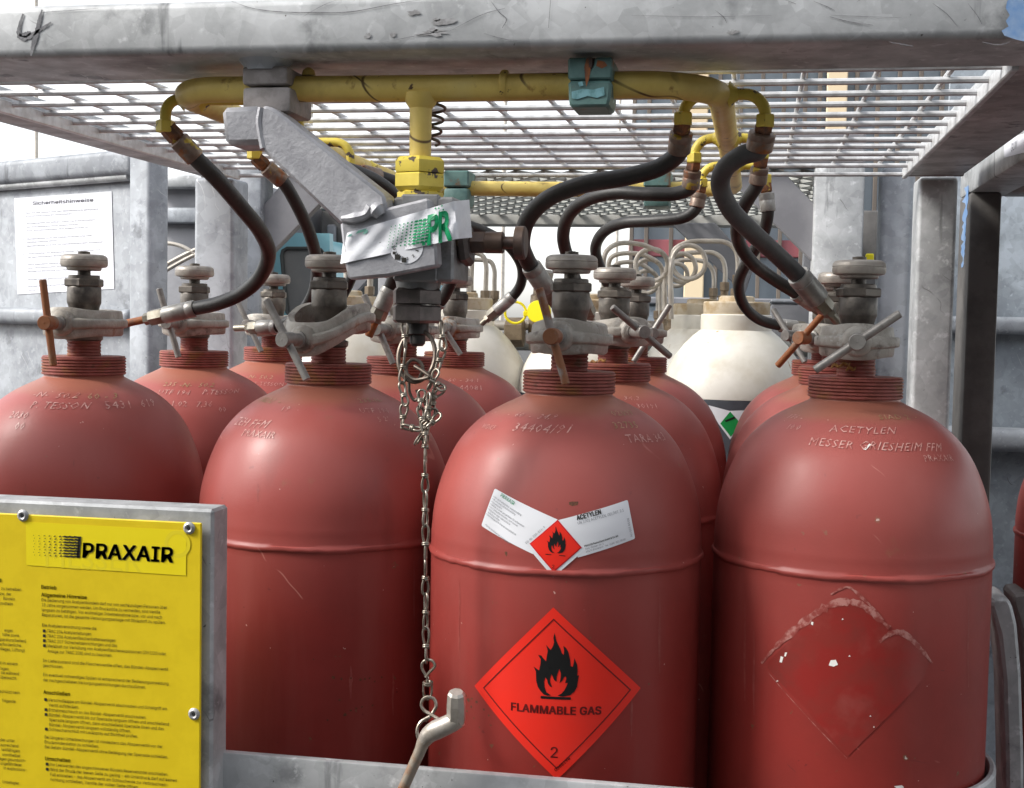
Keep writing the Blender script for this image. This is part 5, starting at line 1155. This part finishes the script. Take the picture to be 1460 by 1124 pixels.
# ------------------------------------------------------------------ racks and panels at right
nr = thing('side_rack', 'grey rack at right edge with blue paint streak and dark post', 'rack', (.6, 1.5, 0))
px0 = float(at(1379, 400, 1.86)[0]); px1 = float(at(1424, 400, 1.86)[0]); zr0 = float(at(1376, 274, 1.86)[2])
MB().box((px0, 1.86, 0), (px1, 1.952, zr0), .004, 2).build('post', 'postdark', nr)
MB().box((px0, .95, zr0), (px0+.055, 1.955, zr0+.07), .004, 2).build('side_rail', 'galv', nr)
MB().box((px0+.056, 1.89, zr0+.002), (1.2, 1.95, zr0+.068), .004, 2).build('cross_beam', 'galv', nr)
MB().box((px0, .95, 0), (1.2, 1.95, .14), .004).build('floor_frame', 'galv_dark', nr)
MB().box((1.15, 1.89, .14), (1.2, 1.95, zr0), .004).build('post', 'galv_dark', nr)
MB().box((px0+.01, .95, zr0+.071), (1.2, 1.95, zr0+.076), .001).build('roof_sheet', 'galv_dark', nr)
mb = MB(); P = []
for t in np.linspace(0, 1, 26): P.append((px0-.0006, 1.866+.012*rng.random()+.02*t, 1.855-.11*t))
for t in np.linspace(1, 0, 26): P.append((px0-.0006, 1.890+.05*rng.random()*(1-t*.6)+.01*t, 1.855-.11*t))
mb.add(P, [tuple(range(52))])
mb.build('paint_streak', 'blue', nr)
tg = thing('paper_tag', 'white paper tag with handwriting on the rail at the right edge', 'tag', (px0, 1.58, zr0+.05))
def on_x(px, py, X):
    d = _F*FPX + CR*(px-730) + CU*(562-py); t = X/d[0]; return np.array([0, 0, EYE]) + d*t
MB().add([on_x(x, y, px0-.0008) for x, y in ((1432,225),(1475,214),(1475,186),(1431,199))], [(0,1,2,3)]).build('sheet', 'paper', tg)
mb = MB(); V, Fc = text_mesh('GLW', .018, bold=-.01); o = on_x(1441, 217, px0-.0014); mb.add([(px0-.0014, o[1]-a*1.2, o[2]+b) for a, b in V], Fc); mb.build('handwriting', 'inkgrey', tg)
pn_ = thing('metal_fence', 'blue grey steel panel with two horizontal rails behind the dark post at right', 'fence', at(1450, 500, 2.6))
a, b = at(1335, 640, 2.6), at(1640, 270, 2.6)
MB().box((a[0], 2.6, .1), (b[0], 2.61, b[2]+.3), .001).build('sheet', 'galv_blue', pn_)
z1, z0 = float(at(1440, 452, 2.56)[2]), float(at(1440, 477, 2.56)[2]); MB().box((a[0], 2.56, z0), (b[0], 2.599, z1), .01, 3).build('rail', 'galv_light', pn_)
z1, z0 = float(at(1440, 612, 2.54)[2]), float(at(1440, 645, 2.54)[2]); MB().box((a[0], 2.53, z0), (b[0], 2.599, z1), .016, 3).build('rail', 'galv_light', pn_)
sp_ = thing('light_post', 'pale galvanized post with bright edge left of the right rack post', 'post', at(1275, 500, 2.2))
a, b = at(1256, 300, 2.1), at(1305, 300, 2.1); MB().box((a[0], 2.1, 0), (b[0], 2.17, float(at(1270, 235, 2.1)[2])), .014, 4).build('post', 'galv_light', sp_)
MB().box((a[0]-.01, 2.09, 0), (b[0]+.01, 2.18, .012), .001).build('foot_plate', 'galv', sp_)
for i, (dx, Y, lb) in enumerate(((0, 1.27, 'rounded grey flat hoop beside the foot of the front right cylinder'), (31, 1.45, 'second grey hoop cut by the right picture edge'))):
    t = thing('guard_hoop', lb, 'hoop', at(1440+dx, 1000, Y), 'grey hoops at lower right')
    pts = [(1413,856),(1421,853),(1437,853),(1443,862),(1450,890),(1456,960),(1460,1080),(1461,1300),(1438,1300),(1435,1080),(1432,970),(1425,905),(1414,868)]
    MB().prism(pxpoly([(x+dx, y-6*i) for x, y in pts], Y), (1,0,0), (0,0,1), (0,1,0), (0, Y, 0), 0, .06, .003).build('band', 'galv_dark' if i else 'galv', t)
    b0 = at(1449+dx, 1296, Y); MB().box((b0[0]-.03, Y, 0), (b0[0]+.03, Y+.06, b0[2]), .003).build('stand', 'galv_dark', t)

# ------------------------------------------------------------------ far things
tc = thing('truck_cab', 'turquoise vehicle cab corner with dusty side window behind the left handwheels', 'vehicle', at(470, 460, 3.4))
Y = 3.4
out = pxpoly([(388,366),(398,346),(420,332),(470,333),(472,560),(392,560)], Y)
win = pxpoly([(408,446),(400,365),(402,357),(409,353),(440,353),(458,355),(463,361),(465,440),(461,450),(414,452)], Y)
V, Fc = poly_mesh(out, [win]); mb = MB()
mb.add([(x, Y, z) for x, z in V] + [(x, Y+.03, z) for x, z in V], list(Fc) + [tuple(len(V)+i for i in f[::-1]) for f in Fc])
nO = len(out)
for L0, n in ((0, nO), (nO, len(win))):
    mb.f += [(L0+i, L0+(i+1) % n, len(V)+L0+(i+1) % n, len(V)+L0+i) for i in range(n)]
mb.build('door', 'turq', tc, ang=30)
mb = MB(); mb.tube([(x, Y+.006, z) for x, z in win], .007, 8, 1, closed=True, smooth=False); mb.build('window_seal', 'seal', tc)
mb = MB(); mb.prism(win, (1,0,0), (0,0,1), (0,1,0), (0, Y, 0), .012, .018, 0); mb.build('window', 'cabglass', tc)
a, b = at(396, 560, Y), at(468, 340, Y); MB().box((a[0], Y+.031, .5), (b[0], Y+1.6, b[2]), .03, 3).build('cab_body', 'turq', tc)
for x in (a[0]+.08,):
    for yy in (Y+.05, Y+1.4): MB().lathe([(-.09, .26), (-.1, .34), (-.08, .38), (.08, .38), (.1, .34), (.09, .26), (.06, .24), (-.06, .24)], 32, (x, yy+.1, .38), (0, 1, 0)).build('wheel', 'black', tc)
dk_ = thing('dark_crate', 'dark crate with a yellow scrap in the slit left of the pale post', 'crate', at(1240, 480, 3.0))
a, b = at(1205, 620, 3.0), at(1275, 300, 3.0); MB().box((a[0], 3.0, 0), (b[0], 3.5, b[2]), .01, 2).build('body', 'postdark', dk_)
a, b = at(1234, 372, 2.99), at(1246, 362, 2.99); MB().box((a[0], 2.985, a[2]), (b[0], 2.9985, b[2]), .002).build('yellow_scrap', 'capyel', dk_)
sk = thing('dark_cabinet', 'dark brown grey cabinet behind the arm, right of the turquoise cab', 'cabinet', at(510, 460, 3.7))
a, b = at(452, 620, 3.7), at(556, 282, 3.7); MB().box((a[0], 3.7, 0), (b[0], 4.3, b[2]), .02, 2).build('body', 'postdark', sk)
a, b = at(464, 470, 3.68), at(478, 320, 3.68); MB().box((a[0], 3.68, a[2]), (b[0], 3.699, b[2]), .005).build('trim', 'gusset', sk)
a, b = at(456, 300, 3.66), at(556, 284, 3.66); MB().box((a[0], 3.66, a[2]), (b[0], 3.699, b[2]), .005).build('ledge', 'pipegrey', sk)
bd = thing('office_building', 'blurred glass building with brown mullions, beige columns and a red band at right rear', 'building', (2.5, 15, 0))
Yb = 15.0; x0, x1 = float(at(898, 400, Yb)[0]), float(at(1420, 400, Yb)[0])
MB().box((x0, Yb, 0), (x1, Yb+8, 9), .02).build('glass_wall', 'bwall', bd)
zr1, zr2 = float(at(930, 366, Yb)[2]), float(at(930, 342, Yb)[2])
MB().box((x0-.02, Yb-.05, zr1), (x1+.02, Yb-.001, zr2), .01).build('band', 'bred', bd)
MB().box((x0-.02, Yb-.05, zr1+2.2), (x1+.02, Yb-.001, zr2+2.2), .01).build('band', 'bred', bd)
for px in (990, 1184, 1378):
    c = at(px, 400, Yb); MB().box((c[0]-.11, Yb-.16, 0), (c[0]+.11, Yb-.06, 9), .01).build('column', 'bbeige', bd)
for px in (900, 921, 956, 1020, 1050, 1080, 1110, 1140, 1160, 1212, 1242, 1272, 1302, 1332):
    c = at(px, 400, Yb); MB().box((c[0]-.022, Yb-.12, 0), (c[0]+.022, Yb-.055, 9), .005).build('mullion', 'bbrown', bd)
mc = thing('low_wall', 'low grey blue steel wall in the yard behind the rear bundle', 'wall', at(1000, 470, 5.5))
a, b = at(842, 438, 5.5), at(1190, 438, 5.5); MB().box((a[0], 5.5, 0), (b[0], 5.6, b[2]), .01).build('sheet', 'galv_blue', mc)
MB().box((a[0], 5.47, b[2]), (b[0], 5.63, b[2]+.03), .006).build('coping', 'gusset', mc)
for px, Y, r, lb in ((52, 9, .017, 'thin grey pole rising above the steel container at left'), (440, 9, .022, 'thin grey pole seen through the grating right of the arm clamp'), (716, 7, .014, 'pale thin pole in the white gap right of the valve block'), (878, 12, .018, 'faint thin pole behind the nested hoses')):
    p = at(px, 400, Y); t = thing('pole', lb, 'pole', (p[0], Y, 0), 'thin poles in the yard')
    MB().lathe([(0, r*1.5), (.3, r*1.4), (.32, r), (5.5 if Y != 7 else 4, r*.8)], 12, (p[0], Y, 0)).build('shaft', 'tubing', t)
    MB().lathe([(5.5 if Y != 7 else 4, r), (5.56 if Y != 7 else 4.06, r*.3)], 12, (p[0], Y, 0)).build('cap', 'tubing', t)
# dry leaves caught behind the necks
for k, (key, pts) in enumerate(((('D', 0), [(1192,524),(1205,522),(1213,528)]), (('C', 1), [(846,518),(858,516)]))):
    c = cpos(*key)
    for i, (px, py) in enumerate(pts):
        p = at(px, py, c[1]-.024+.004*i); mb = MB(); s = .004
        mb.tube([p + np.array([-s, 0, -.001]), p + np.array([-s*.3, .001, .002]), p + np.array([s*.6, -.001, .0005]), p + np.array([s, 0, .003])], [.0004, .0016, .0013, .0003], 6, 4)
        nm = ('left', 'middle', 'right')[i] if k == 0 else ('paler', 'darker')[i]
        tag(mb.build('dry_leaf', 'leaf', org=tuple(p)), (nm + ' dry brown leaf scrap on the neck of the ' + ('front right cylinder' if k == 0 else 'cylinder under the twisted clamp')), 'leaf', 'dry leaf scraps on cylinder necks')
for o in bpy.data.objects:
    if '_o' in o: del o['_o']
